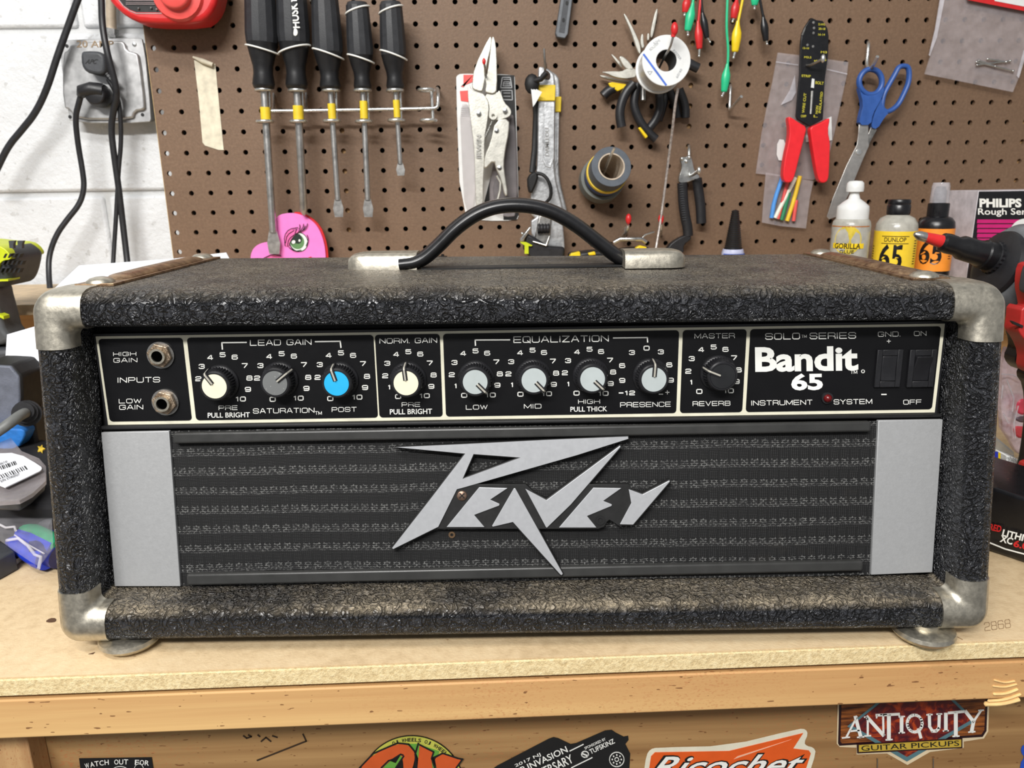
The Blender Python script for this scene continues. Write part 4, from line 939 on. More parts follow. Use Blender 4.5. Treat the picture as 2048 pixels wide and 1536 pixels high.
# ================================================================== CENTRE TOOLS
def hook(name, pts, r, lab, tip=None, tipmat=None, group=None, mat=None):
    t = thing(name, lab, 'hook', at(*pts[-1]), group)
    part('wire', MB().tube([at(*p) for p in smooth(pts, 1)], r, 10), mat or ZNC, t, sm=80)
    if tip: part('tip', MB().ball(at(*tip[0]), tip[1], 12, (.85, .85, 1.5)), tipmat or RED, t, 'bright red dipped tip', sm=180)
    return t
c6 = crop(880, 130, 3.84)
t = thing('blister_pack', 'white card and clear plastic blister pack holding a black tool, behind the locking pliers', 'package', at(975, 440, 0))
part('card', MB().ppx(wp(-.0015), smooth(cp(c6, [(120, 100), (140, 72), (180, 66), (560, 72), (578, 100), (608, 1150), (590, 1195), (330, 1197), (160, 1165)]), 1, True), .0008), WHT, t)
part('black_print', MB().ppx(wp(-.0020), cp(c6, [(440, 76), (570, 78), (604, 1150), (585, 1190), (488, 1190), (484, 1130), (390, 1080), (340, 1050), (430, 700)]), .0004), BLK, t, sm=None)
part('red_label', MB().ppx(wp(-.0022), cp(c6, [(180, 75), (255, 75), (250, 130), (160, 165), (180, 170)]), .0004), LRED, t, sm=None)
part('red_label', MB().ppx(wp(-.0022), cp(c6, [(152, 200), (225, 195), (222, 285), (160, 275)]), .0004), LRED, t, sm=None)
lg = MB()
for l, w_ in (([(478, 95), (540, 95), (552, 175), (466, 175)], 1.6), ([(470, 195), (553, 195), (556, 268), (472, 265)], 1.6), ([(490, 130), (536, 130), (540, 160), (484, 160)], 1.2)): lg.stroke(wp(-.0025), cp(c6, l), w_, 0, .0003, True)
for yy in (330, 345, 360, 375, 390): lg.stroke(wp(-.0024), cp(c6, [(160, yy), (222, yy - 2)]), .7, 0, .0002)
for yy in (110, 145, 215, 240): lg.stroke(wp(-.0025), cp(c6, [(488, yy), (540, yy)]), 1.2, 0, .0002)
part('printed_marks', lg, M('grey_white_print', rgb(188, 190, 192), .5), t, sm=None, kind='stuff')
part('tool_in_pack', MB().ppx(wp(-.008), smooth(cp(c6, [(530, 400), (575, 410), (590, 800), (590, 1150), (420, 1100), (400, 900), (480, 850)]), 1, True), .006), PLB, t, bevel=.0015)
part('clear_blister', MB().ppx(wp(-.010), smooth(cp(c6, [(150, 300), (225, 290), (270, 560), (280, 1100), (190, 1150), (165, 700)]), 1, True), .008), BAG, t, 'clear ribbed plastic', bevel=.002)
part('clear_blister', MB().ppx(wp(-.012), smooth(cp(c6, [(500, 380), (585, 380), (605, 1160), (490, 1170), (380, 1120), (380, 860)]), 1, True), .0095), BAG, t, 'clear ribbed plastic', bevel=.002)

t = thing('locking_pliers', 'pale nickel long-nose locking pliers hanging jaws up on a red-tipped hook', 'pliers', at(968, 415, -.02))
Yp = -.034
part('jaw', MB().ppx(wp(Yp), smooth(cp(c6, [(375, -215), (398, -222), (395, -140), (362, -20), (352, 80), (330, 195), (310, 205), (250, 185), (245, 150), (262, 20)]), 1, True), .011), VISE, t, 'left long-nose jaw', bevel=.0025, bseg=3)
part('jaw', MB().ppx(wp(Yp), smooth(cp(c6, [(398, -222), (420, -215), (436, -100), (440, 190), (415, 222), (362, 215), (345, 200), (355, 150), (345, 110), (358, 90), (375, -10)]), 1, True), .011), VISE, t, 'right long-nose jaw', bevel=.0025, bseg=3)
part('fixed_handle', MB().ppx(wp(Yp + .002), smooth(cp(c6, [(225, 145), (240, 190), (300, 212), (340, 222), (380, 300), (362, 450), (340, 560), (340, 760), (330, 900), (332, 1060), (310, 1110), (275, 1090), (270, 900), (262, 640), (238, 450), (215, 260), (212, 180)]), 1, True), .013), VISE, t, bevel=.004, bseg=3)
part('toggle_body', MB().ppx(wp(Yp + .003), smooth(cp(c6, [(335, 222), (440, 215), (455, 190), (470, 215), (495, 290), (540, 330), (550, 370), (530, 400), (480, 415), (440, 430), (400, 400), (372, 420), (380, 300)]), 1, True), .011), VISE, t, bevel=.003, bseg=3)
part('lever', MB().ppx(wp(Yp), smooth(cp(c6, [(425, 420), (535, 410), (530, 520), (505, 640), (490, 760), (500, 850), (525, 1000), (495, 1010), (470, 880), (430, 800), (415, 730), (345, 805), (335, 770), (345, 690), (385, 600)]), 1, True), .012), VISE, t, bevel=.004, bseg=3)
part('release_lever', MB().tube([at(*c6(x, y), Yp) for x, y in ((435, 850), (465, 900), (462, 960), (440, 1050))], .0016, 8), VISE, t, sm=80)
for x, y in ((298, 372), (500, 350), (435, 505), (457, 790)): part('rivet', MB().lathe([(.0032, 0), (.0028, .0012), (.0001, .002)], at(*c6(x, y), Yp), (0, -1, 0), 14), STL, t)
part('pivot_ring', MB().ring(.0048, .0022, 0, .002, at(*c6(408, 390), Yp), (0, -1, 0), 20), VISE, t)
sp = MB(); pA = at(*c6(405, 420), Yp + .005); pB = at(*c6(345, 560), Yp + .005); n = 90
sp.tube([pA + (pB - pA) * (k / n) + V((math.cos(k * .9) * .0022, math.sin(k * .9) * .0022, 0)) for k in range(n)], .0005, 5); part('spring', sp, STL, t, sm=80)
part('stamped_lettering', MB().text('IRWIN', *c6(298, 625), 46, 10, wp(Yp), .0006, .01, -90), STD, t, sm=None)
hook('peg_hook', [(969, 138, .004), (970, 150, -.02), (971, 150, -.045), (970, 135, -.055), (968, 126, -.057)], .0014, 'thin hook with a small red tip inside the locking plier jaws', ((968, 123, -.057), .0026), RED, mat=STD)

# adjustable wrenches
def wrench(dx, dy, Y, lab, tapeq, big):
    t = thing('adjustable_wrench', lab, 'wrench', at(1100, 500, Y))
    f = lambda X, Yy: (c6(X, Yy)[0] + dx, c6(X, Yy)[1] + dy)
    part('handle', MB().ppx(wp(Y), smooth(cp(f, [(750, 20), (775, 8), (850, 35), (890, 90), (885, 400), (878, 700), (885, 850), (920, 1000), (945, 1100), (940, 1200), (700, 1200), (690, 1000), (740, 850), (752, 600)]), 1, True), .009), CHR, t, bevel=.0025, bseg=3)
    part('rib', MB().ppx(wp(Y - .0012), cp(f, [(790, 290), (800, 285), (800, 720), (820, 755), (845, 760), (860, 700), (865, 290), (880, 290), (875, 720), (850, 790), (810, 780), (788, 730)]), .002), CHR, t, bevel=.0005)
    part('tape_band', MB().ppx(wp(Y - .003), tapeq, .014), YEL, t, 'yellow tape band', bevel=.001)
    if big:
        part('hanging_hole', MB().ppx(wp(Y - .0004), ell(*f(822, 78), 6.5, 10, 18, -20), .0006), M('hole_shade', rgb(60, 46, 36), .8), t, sm=None)
        part('stamped_lettering', MB().text('DAMLEOU', *f(822, 590), 56, 8, wp(Y - .0005), .0006, .01, -90), STD, t, sm=None)
        part('fixed_jaw', MB().ppx(wp(Y - .001), smooth(cp(f, [(700, 1150), (940, 1180), (960, 1380), (955, 1450), (900, 1420), (820, 1390), (700, 1340)]), 1, True), .013), CHR, t, bevel=.003, bseg=3)
        part('sliding_jaw', MB().ppx(wp(Y - .006), cp(f, [(760, 1150), (860, 1150), (850, 1300), (825, 1390), (720, 1350), (735, 1290)]), .012), STD, t, bevel=.002)
        kn_ = MB().lathe([(.006, -.008), (.0068, -.006), (.006, -.004), (.0068, -.002), (.006, 0), (.0068, .002), (.006, .004), (.0068, .006), (.006, .008)], at(*f(795, 1255), Y - .01), (1, 0, 0), 16); part('knurl', kn_, PLB, t)
    return t
wrench(9, 6, -.008, 'chrome adjustable wrench mostly hidden behind another, yellow tape lower down', [(1111, 193), (1123, 193), (1122, 224), (1110, 224)], False)
wrench(0, 0, -.026, 'chrome adjustable wrench with yellow tape near its hanging hole', cp(c6, [(745, 152), (888, 152), (885, 275), (748, 275)]), True)
hook('peg_hook', [(1092, 120, .004), (1090, 150, -.01), (1090, 160, -.03), (1090, 130, -.045), (1088, 97, -.048)], .0014, 'straight hook tip standing up above the adjustable wrenches', mat=STD)
t = thing('cable_tie', 'black strap with a knotted loop hanging left of the adjustable wrenches', 'strap', at(1064, 380, -.03))
part('knot', MB().ball(at(1064, 168, -.034), .0095, 12, (1, .6, 1.3)).tube(wl((1068, 162, -.036), (1082, 158, -.04), (1093, 145, -.042)), .0035, 8), BLK, t, sm=80)
part('strap', MB().tube(wl((1069, 172, -.03), (1072, 230, -.022), (1069, 300, -.022), (1064, 345, -.03)), .0038, 8, flat=.5), BLK, t, sm=80)
part('clump', MB().ppx(wp(-.040), smooth(cp(c6, [(670, 850), (740, 810), (760, 850), (740, 920), (700, 1000), (675, 960)]), 1, True), .014), BLK, t, bevel=.003, sm=50)
part('loop', MB().tube([at(*p) for p in smooth([(1072, 346, -.038), (1090, 350, -.042), (1102, 372, -.042), (1102, 395, -.04), (1092, 405, -.036)], 2)], .0022, 8), BLK, t, sm=80)
for a in (0, 1, 2): part('loose_tape', MB().ppx(wp(-.040 - a * .001), [(1062 + a * 5, 178), (1078 + a * 3, 184), (1074 - a * 3, 200 + a * 6), (1066 + a * 2, 214 - a * 4)], .0004), WHT, t, 'frayed clear tape')
t = thing('clamp', 'black and silver clamp jaws with green-yellow trim below the wrenches, half hidden by the handle', 'clamp', at(1085, 530, -.03))
part('clamp_body', MB().ppx(wp(-.050), cp(c6, [(660, 1290), (720, 1320), (830, 1390), (960, 1400), (955, 1520), (720, 1520), (640, 1420)]), .022), PLB, t, bevel=.003)
part('silver_edge', MB().ppx(wp(-.056), cp(c6, [(612, 1340), (690, 1240), (706, 1250), (640, 1350), (620, 1356)]), .010), STL, t, bevel=.001)
part('silver_edge', MB().ppx(wp(-.054), cp(c6, [(835, 1310), (850, 1310), (820, 1395), (710, 1360), (712, 1348), (812, 1378)]), .006), STL, t, bevel=.001)
part('trim', MB().ppx(wp(-.054), cp(c6, [(615, 1358), (660, 1360), (710, 1385), (700, 1392), (680, 1390), (680, 1450), (650, 1450), (650, 1385), (625, 1370)]), .006), LIME, t, 'green-yellow trim')
part('ball_screw', MB().ball(at(*c6(632, 1295), -.052), .0022, 10), STL, t)
# yellow and black thing behind lid
t = thing('hobby_knife_set', 'yellow and black tool lying behind the amplifier handle, only its top showing', 'tool', at(1215, 530, -.06))
part('black_body', MB().ppx(wp(-.055), [(1140, 508), (1180, 503), (1240, 500), (1300, 494), (1300, 545), (1140, 545)], .03), PLB, t, bevel=.003)
for q in ([(1138, 515), (1143, 507), (1160, 503), (1162, 517)], [(1176, 506), (1190, 503), (1192, 510), (1178, 511)], [(1272, 496), (1280, 491), (1293, 494), (1297, 504), (1272, 504)], [(1240, 502), (1256, 499), (1256, 506), (1240, 507)]): part('yellow_patch', MB().ppx(wp(-.058), q, .01), YELB, t, bevel=.001)
part('steel_bar', MB().tube(wl((1228, 485, -.056), (1240, 478, -.058), (1284, 478, -.058), (1292, 484, -.056)), .0028, 10), STL, t, sm=80)
part('wire_end', MB().tube(wl((1280, 480, -.056), (1290, 470, -.056), (1308, 464, -.05)), .0013, 8), STL, t, sm=80)
hook('peg_hook', [(1252, 452, .004), (1250, 470, -.01), (1244, 472, -.03), (1254, 462, -.046), (1256, 450, -.05)], .0022, 'short hook with a red tip standing above the yellow and black tool', ((1257, 438, -.05), .0046), RED)
hook('peg_hook', [(1322, 470, .004), (1322, 468, -.02), (1322, 458, -.046), (1322, 448, -.05)], .0018, 'hook with a round red tip on the dangling solder wire', ((1322, 438, -.05), .0044), RED)

# flat bar at the top
t = thing('steel_bar', 'grey steel channel bar with two slots hanging into view at the top', 'bar', at(1122, 76, -.01))
part('channel', MB().ppx(wp(-.016), [(1128, -40), (1150, -40), (1136, 68), (1130, 77), (1114, 74), (1111, 66)], .011), M('bar_steel', rgb(105, 108, 112), .5, .4), t, bevel=.001)
part('groove', MB().ppx(wp(-.0165), [(1133, -40), (1144, -40), (1129, 66), (1118, 64)], .001), PLG, t, sm=None)
for a, b in ((1134, 6), (1127, 40)): part('slot', MB().ppx(wp(-.0170), ell(a, b, 3, 4.5, 10), .0006), BLK, t)

# ---------------------------------------------- solder spool and the pliers behind it
c4 = crop(1180, 0, 5.389)
def plier(lab, jaws, handles, extra=(), Y=-.02):
    xs = handles[0][0][-1]; t = thing('pliers', lab, 'pliers', at(*c4(*xs), Y), 'pliers bunched behind the solder spool')
    for q in jaws: part('jaw', MB().ppx(wp(Y), smooth(cp(c4, q), 1, True), .005), VISE, t, bevel=.0012)
    for pts, r, yo in handles: part('grip', MB().tube([at(*c4(*p), Y + yo) for p in smooth(pts, 2)], r, 12), RUB, t, sm=80)
    part('joint', MB().lathe([(.008, 0), (.008, .006), (.006, .008), (.0001, .009)], at(*c4(*extra[0]), Y + .003), (0, -1, 0), 18), STD, t)
    for q, m_ in extra[1:]: part('yellow_patch', MB().ppx(wp(Y - .006), cp(c4, q), .006), m_, t, bevel=.001)
    return t
plier('needle-nose pliers whose long thin jaw points up left of the spool', [[(357, 150), (380, 142), (450, 270), (520, 420), (550, 520), (545, 590), (515, 560), (440, 330)], [(555, 362), (578, 365), (578, 460), (590, 500), (560, 530), (542, 450)]],
      [([(520, 900), (480, 1040), (470, 1150), (540, 1320), (640, 1440), (710, 1500)], .0056, 0), ([(740, 950), (762, 1150), (720, 1280), (640, 1380)], .0056, .004)], ((600, 620), ([(520, 1378), (545, 1368), (628, 1470), (600, 1495)], YELB)), -.022)
plier('cutting pliers with a hooked blade pointing left of the spool', [[(310, 610), (345, 600), (400, 640), (450, 700), (480, 760), (400, 750), (350, 700)], [(110, 775), (240, 765), (340, 770), (390, 740), (480, 735), (500, 760), (500, 830), (440, 840), (380, 850), (260, 830), (190, 795)]],
      [([(470, 900), (380, 1000), (325, 1150), (320, 1260), (340, 1370)], .0060, 0), ([(1000, 640), (1090, 700), (1165, 735)], .0062, .004)], ((560, 800),), -.028)
plier('pliers with a slim grey jaw pointing upper left and a yellow mark by the spool', [[(225, 590), (242, 580), (345, 690), (350, 735), (325, 715)], [(110, 805), (190, 820), (330, 865), (470, 870), (470, 890), (320, 885), (180, 850), (108, 825)]],
      [([(260, 950), (200, 975), (140, 1035)], .0062, 0), ([(960, 960), (1030, 1140), (1030, 1270)], .0056, .004)], ((600, 760), ([(198, 895), (240, 885), (390, 905), (400, 935), (300, 985), (215, 930)], YELB)), -.014)
plier('pliers with a thin jaw standing up just above the spool rim', [[(712, 92), (738, 95), (700, 300), (672, 410), (650, 400), (660, 300)], [(620, 355), (640, 358), (640, 430), (615, 440)]],
      [([(860, 980), (920, 1120), (945, 1270)], .0052, 0), ([(820, 960), (800, 1120), (740, 1300)], .0050, .004)], ((700, 560),), -.008)
solo('steel_rod', MB().tube([at(*c4(575, 930), -.03), at(*c4(572, 1085), -.034)], .0034, 8), STD, 'short grey rod hanging straight down under the spool', 'rod', sm=80)

F0 = at(1333, 121, -.096); B1 = at(1317, 139, -.056); ax_ = (F0 - B1).normalized(); Ls = (F0 - B1).length
t = thing('solder_spool', 'white plastic spool of solder wire with a blue line on its face', 'spool', B1 - V((0, 0, .033)))
part('front_flange', MB().ring(.0288, .0122, Ls - .0025, Ls, B1, ax_, 48), WHT, t, sm=50, bevel=.0006)
part('back_flange', MB().ring(.0288, .0122, 0, .0025, B1, ax_, 48), WHT, t, sm=50, bevel=.0006)
part('core', MB().ring(.0136, .0122, .001, Ls - .001, B1, ax_, 32), PLG, t, sm=50)
part('wound_wire', MB().ring(.0262, .0137, .003, Ls - .003, B1, ax_, 40), M('pale_solder', (.74, .74, .72), .4, .3), t, sm=80)
class APlane:
    def __init__(s, o, n): s.o = o; s.n = n.normalized()
    def P(s, px, py, out=0):
        d = ray(px, py); o = s.o + s.n * out; return CAM + d * ((o - CAM).dot(s.n) / d.dot(s.n))
FP = APlane(B1 + ax_ * Ls, ax_)
part('blue_line', MB().stroke(FP, cp(c4, [(578, 585), (820, 915)]), 4, .0004), M('blue_print', rgb(70, 110, 205), .5), t, sm=None)
sp = MB()
for st, x, y, w_, a in (('KESTER', 940, 590, 24, 52), ('SOLDER', 690, 500, 22, -40), ('60/40', 960, 790, 20, -60), ('ROHS', 720, 450, 14, -30)): sp.text(st, *c4(x, y), w_, 5, FP, .0004, 0, a)
sp.stroke(FP, cp(c4, [(620, 770), (670, 770), (645, 805)]), 1, .0004, .0002, True)
part('lettering', sp, M('faint_grey_print', rgb(165, 168, 172), .5), t, 'faint grey printing', sm=None)
SH = hook('peg_hook', [(1316, 150, .004), (1313, 152, -.02), (1316, 140, -.06), (1330, 112, -.100), (1340, 96, -.112), (1345, 78, -.116), (1348, 66, -.118)], .0014, 'long hook with a red tip passing through the solder spool', ((1349, 58, -.118), .0050), RED, mat=STD)
part('tip_neck', MB().tube(wl((1346, 74, -.117), (1349, 60, -.118)), .0026, 10), RED, SH)
sw = [(1356, 176, -.085), (1350, 210, -.08), (1345, 260, -.07), (1338, 310, -.06), (1332, 360, -.055), (1326, 405, -.052), (1320, 450, -.052), (1313, 490, -.055), (1306, 530, -.06)]
solo('solder_wire', MB().tube([at(*p) for p in smooth(sw, 2)], .0017, 8), M('solder_silver', (.68, .62, .58), .4, .7, var=.25, vs=300), 'thin strand of solder hanging from the spool down behind the amplifier', 'wire', sm=80)

# ---------------------------------------------- tape rolls on one hook
f_ = at(1223, 333, -.078); b_ = at(1200, 364, -.014); axt = (f_ - b_).normalized(); Lt = (f_ - b_).length
core = M('cardboard_core', rgb(192, 176, 156), .7)
tl = [('grey', rgb(82, 88, 96), .0250, .66, 1.0, 'front grey roll of electrical tape on the hook'), ('yellow', rgb(222, 190, 60), .0264, .56, .655, 'yellow roll of electrical tape second from the front'),
      ('blue', rgb(48, 72, 120), .0262, .42, .555, 'blue roll of electrical tape in the middle of the hook stack'), ('black', rgb(40, 34, 34), .0252, .28, .415, 'black roll of electrical tape behind the blue one'), ('slate', rgb(104, 108, 104), .0290, .0, .275, 'largest slate grey tape roll at the back of the stack')]
for nm, c, r_, a, b, lab in tl:
    t = thing('tape_roll', lab, 'tape', b_ + axt * (a * Lt) - V((0, 0, r_)), 'electrical tape rolls on one hook')
    part('tape', MB().ring(r_, .0168, a * Lt + .0001, b * Lt - .0001, b_, axt, 44), M('tape_' + nm, c, .45, var=.08), t, sm=40, bevel=.0005)
    part('core', MB().ring(.0168, .0152, a * Lt + .0001, b * Lt + (.0004 if nm == 'grey' else -.0001), b_, axt, 40), core, t, sm=40)
hook('peg_hook', [(1205, 350, .004), (1205, 352, -.02), (1212, 335, -.06), (1224, 305, -.088), (1229, 296, -.092)], .0018, 'hook holding the stack of tape rolls', mat=ZNC)

# ---------------------------------------------- alligator clip leads
clips = [('green', GREEN, (1388, -10), (1386, 6), (1375, 62), .0060, (1376, 70), 'green alligator clip at the left, beside a red one behind it'),
 ('red', RED, (1378, -40), (1376, -8), (1370, 25), .0054, (1369, 30), 'red alligator clip mostly hidden behind the leftmost green clip'),
 ('red', RED, (1402, -10), (1396, 42), (1399, 98), .0052, (1398, 112), 'red alligator clip hanging just below the left green clip'),
 ('black', CAPB, (1401, -10), (1404, 20), (1414, 76), .0045, (1420, 84), 'black alligator clip slanting beside the left red clip'),
 ('green', GREEN, None, (1455, 128), (1448, 184), .0058, (1444, 192), 'green alligator clip hanging lowest on a long green lead'),
 ('red', RED, (1478, -30), (1474, -2), (1467, 37), .0054, (1465, 43), 'red alligator clip above the yellow clip'),
 ('yellow', YELB, (1487, -10), (1476, 42), (1470, 104), .0062, (1467, 115), 'yellow alligator clip on a yellow lead between the green and black ones'),
 ('green', GREEN, (1514, -40), (1511, -14), (1509, 11), .0054, (1509, 17), 'green alligator clip at the top edge, right of the others'),
 ('black', CAPB, (1518, -10), (1526, 30), (1532, 82), .0050, (1534, 88), 'black alligator clip hanging right of the yellow clip')]
for nm, m_, wt, a, b, r_, tip, lab in clips:
    Y = -.026; t = thing('alligator_clip', lab, 'clip', at(tip[0], tip[1], Y), 'alligator clip leads along the top')
    A_, B_ = at(*a, Y), at(*b, Y); d = B_ - A_
    part('boot', MB().tube([A_, A_ + d * .12, A_ + d * .38, A_ + d * .55, A_ + d * .95, B_], [r_ * .35, r_ * .45, r_ * .95, r_, r_ * .72, r_ * .62], 12, flat=.75), m_, t, sm=80)
    part('jaw_tip', MB().tube([B_ - d * .03, at(tip[0], tip[1], Y)], [r_ * .35, r_ * .22], 8).ball(at(tip[0], tip[1], Y), r_ * .33, 8), ZNC, t, sm=80)
    wpts = [at(*p) for p in smooth([(1440, -150, -.03), (wt[0] * .75 + 360, -90, Y), (wt[0], wt[1], Y)], 2)] + [A_ + d * .1] if wt else [at(*p) for p in smooth([(1440, -150, -.03), (1456, -80, Y), (1456, -30, Y), (1454, 20, Y), (1453, 60, Y), (1457, 100, Y), (1455, 134, Y)], 2)]
    part('lead', MB().tube(wpts, .0017, 8), m_, t, sm=80)
hook('peg_hook', [(1440, -170, .004), (1440, -160, -.012), (1440, -146, -.026), (1440, -160, -.044)], .0019, 'hook above the frame from which the clip leads hang')
hook('peg_hook', [(1461, 170, .004), (1461, 172, -.010), (1460, 195, -.011), (1459, 216, -.012), (1460, 221, -.016), (1470, 208, -.030), (1483, 193, -.046)], .0019, 'empty bare hook below the lowest green clip')

# ---------------------------------------------- small cable cutter
c5 = crop(1300, 220, 5.12)
t = thing('cable_cutter', 'small cable cutter with ribbed black grips hanging from a hook', 'cutters', at(1372, 500, -.02))
part('head', MB().ppx(wp(-.022), smooth(cp(c5, [(305, 500), (330, 475), (370, 485), (400, 450), (428, 480), (462, 640), (510, 670), (512, 700), (440, 720), (380, 745), (290, 750), (296, 680), (330, 590)]), 1, True), .006), STL, t, bevel=.0015)
for x, y in ((328, 500), (372, 525), (400, 485)): part('bolt', MB().ball(at(*c5(x, y), -.0225), .0026, 10), ZNC, t, sm=80)
part('grip', MB().tube([at(*c5(*p), -.022) for p in smooth([(330, 745), (335, 850), (342, 980), (365, 1120), (385, 1200), (390, 1290)], 2)], .0068, 12, flat=.8), PLB, t, 'left ribbed grip', sm=80)
rb = MB()
for k in range(16):
    x, y = 322 + k * 2.2 - (k > 9) * 0, 765 + k * 24; rb.stroke(wp(-.0285), cp(c5, [(x - 20, y), (x + 14, y)]), 1.0, .0, .0006)
part('grip_ribs', rb, PLG, t, sm=None, kind='stuff')
part('grip', MB().tube([at(*c5(*p), -.018) for p in smooth([(478, 700), (500, 850), (520, 1000), (525, 1160)], 2)], .0068, 12, flat=.8), PLB, t, 'right plain grip', sm=80)
part('latch', MB().ppx(wp(-.026), smooth(cp(c5, [(370, 1280), (425, 1290), (420, 1330), (345, 1380), (350, 1480), (160, 1480), (190, 1390), (280, 1320)]), 1, True), .012), PLB, t, bevel=.003)
hook('peg_hook', [(1378, 290, .004), (1378, 298, -.01), (1378, 312, -.012), (1379, 352, -.02), (1386, 350, -.036), (1398, 341, -.050)], .0020, 'hook with a bright ball end holding the cable cutter', ((1398, 341, -.050), .0032), ZNC)

# ---------------------------------------------- bags and wire stripper
t = thing('zip_bag', 'clear zip bag hanging behind the wire stripper', 'bag', at(1600, 350, -.003))
part('bag_film', MB().ppx(wp(-.0045), [(1556, 105), (1598, 110), (1697, 124), (1694, 150), (1668, 270), (1650, 345), (1626, 360), (1512, 347), (1524, 265), (1535, 210), (1545, 165)], .002), BAG, t)
for l in ([(1553, 124), (1596, 130)], [(1655, 139), (1694, 148)]): part('zip_seal', MB().stroke(wp(-.0052), l, 2.4, .0, .0008), BAGB, t)
part('crease', MB().ppx(wp(-.0062), [(1562, 210), (1580, 180), (1590, 150), (1592, 185), (1584, 200)], .001), BAGB, t)
part('paper_label', MB().ppx(wp(-.0060), smooth([(1555, 278), (1572, 280), (1571, 322), (1553, 320)], 1, True), .0006), WHT, t, 'small white label')
part('paper_label', MB().ppx(wp(-.0058), [(1612, 255), (1663, 233), (1664, 280), (1655, 283), (1612, 284)], .0006), WHT, t, 'white card corner')
t = thing('shrink_tube_bag', 'clear bag of coloured heat-shrink tubes below the red grips', 'bag', at(1570, 455, -.004))
part('bag_film', MB().ppx(wp(-.0085), [(1532, 345), (1627, 362), (1620, 395), (1612, 457), (1560, 452), (1524, 445), (1527, 400)], .0012), BAG, t)
for q, c_, w_ in (([(1566, 352), (1549, 400), (1543, 436)], rgb(80, 150, 225), 8), ([(1578, 352), (1566, 400), (1556, 438)], rgb(225, 90, 85), 7), ([(1578, 385), (1570, 415), (1563, 440)], rgb(40, 130, 90), 8), ([(1591, 355), (1567, 402), (1550, 436)], rgb(232, 230, 215), 8), ([(1600, 352), (1588, 400), (1574, 442)], rgb(238, 198, 50), 8), ([(1593, 400), (1590, 420), (1587, 442)], rgb(225, 90, 85), 7)):
    part('shrink_tube', MB().tube([at(x, y, -.013) for x, y in smooth(q, 1)], w_ * .00036, 10), M('tube_colour', c_, .45, var=.05), t, sm=80)
Yw = -.030
t = thing('wire_stripper', 'wire stripper with black blades, yellow markings and bright red grips', 'pliers', at(1612, 365, Yw))
bl = cp(crop(1500, 0, 3.737), [(440, 155), (465, 133), (500, 150), (545, 155), (580, 210), (590, 270), (585, 420), (560, 600), (548, 860), (545, 895), (450, 945), (355, 895), (345, 870), (358, 700), (372, 560), (378, 330), (388, 250), (410, 200)])
part('blades', MB().ppx(wp(Yw), bl, .004), CAPB, t, bevel=.0008)
part('bevelled_edge', MB().ppx(wp(Yw - .0006), cp(crop(1500, 0, 3.737), [(408, 205), (418, 208), (396, 262), (385, 262)]), .001), STD, t, sm=None)
part('blade_slot', MB().ppx(wp(Yw - .0005), [(1624, 157), (1629, 158), (1628, 176), (1622, 175)], .0008), WHT, t, 'pale window between the blades')
sx = MB(); sx.tube(wl((1624, 182, Yw - .001), (1621, 228, Yw - .001)), [.0022, .0016], 8); part('spring_bar', sx, STD, t)
for x, y in ((1627, 45), (1628, 56), (1627, 66), (1615, 90), (1626, 93)): part('hole', MB().lathe([(.0017, 0), (.0015, .0004), (.0001, .0005)], at(x, y, Yw), (0, -1, 0), 10), STD, t)
yt = MB(); cw = crop(1500, 0, 3.737)
for st, x, y, w_, h_, a in (('22 AWG', 535, 182, 50, 16, 2), ('20-18', 538, 215, 50, 16, 2), ('16-14', 535, 258, 50, 16, 2), ('12-10', 418, 360, 46, 14, 3), ('M3.5', 432, 428, 54, 16, 3), ('M3', 552, 390, 46, 16, 3), ('M4 M5', 525, 452, 90, 18, -8), ('STRIP', 420, 568, 70, 18, 3), ('BOLT', 520, 620, 62, 22, 6), ('WIRE CUT', 405, 770, 150, 20, -84), ('CRIMP', 400, 868, 40, 18, 0), ('INSULATED', 528, 765, 160, 18, -84), ('NON', 500, 820, 60, 18, -84), ('L', 490, 868, 30, 18, 0)):
    yt.text(st, *cw(x, y), w_ / 3.737, h_ / 3.737, wp(Yw), .0004, .02, a)
part('yellow_markings', yt, YPR, t, 'yellow stamped markings', sm=None)
for q, lb in (([(1576, 233), (1582, 234), (1600, 246), (1614, 254), (1610, 272), (1600, 310), (1590, 352), (1584, 364), (1576, 366), (1568, 362), (1566, 345), (1571, 310), (1577, 285), (1580, 262)], 'left'), ([(1661, 235), (1655, 238), (1636, 248), (1620, 254), (1622, 270), (1628, 310), (1635, 352), (1641, 365), (1650, 366), (1657, 360), (1659, 340), (1660, 310), (1661, 285), (1656, 262)], 'right')):
    part('grip', MB().ppx(wp(Yw - .004), smooth(q, 1, True), .011), BRED, t, '%s bright red grip' % lb, bevel=.003, bseg=4, sm=60)
hook('peg_hook', [(1606, 118, .004), (1608, 128, -.02), (1618, 132, -.036), (1634, 124, -.046), (1645, 118, -.052)], .0017, 'ball-ended hook crossing the wire stripper blades', ((1646, 117, -.052), .0034), ZNC, mat=STD)

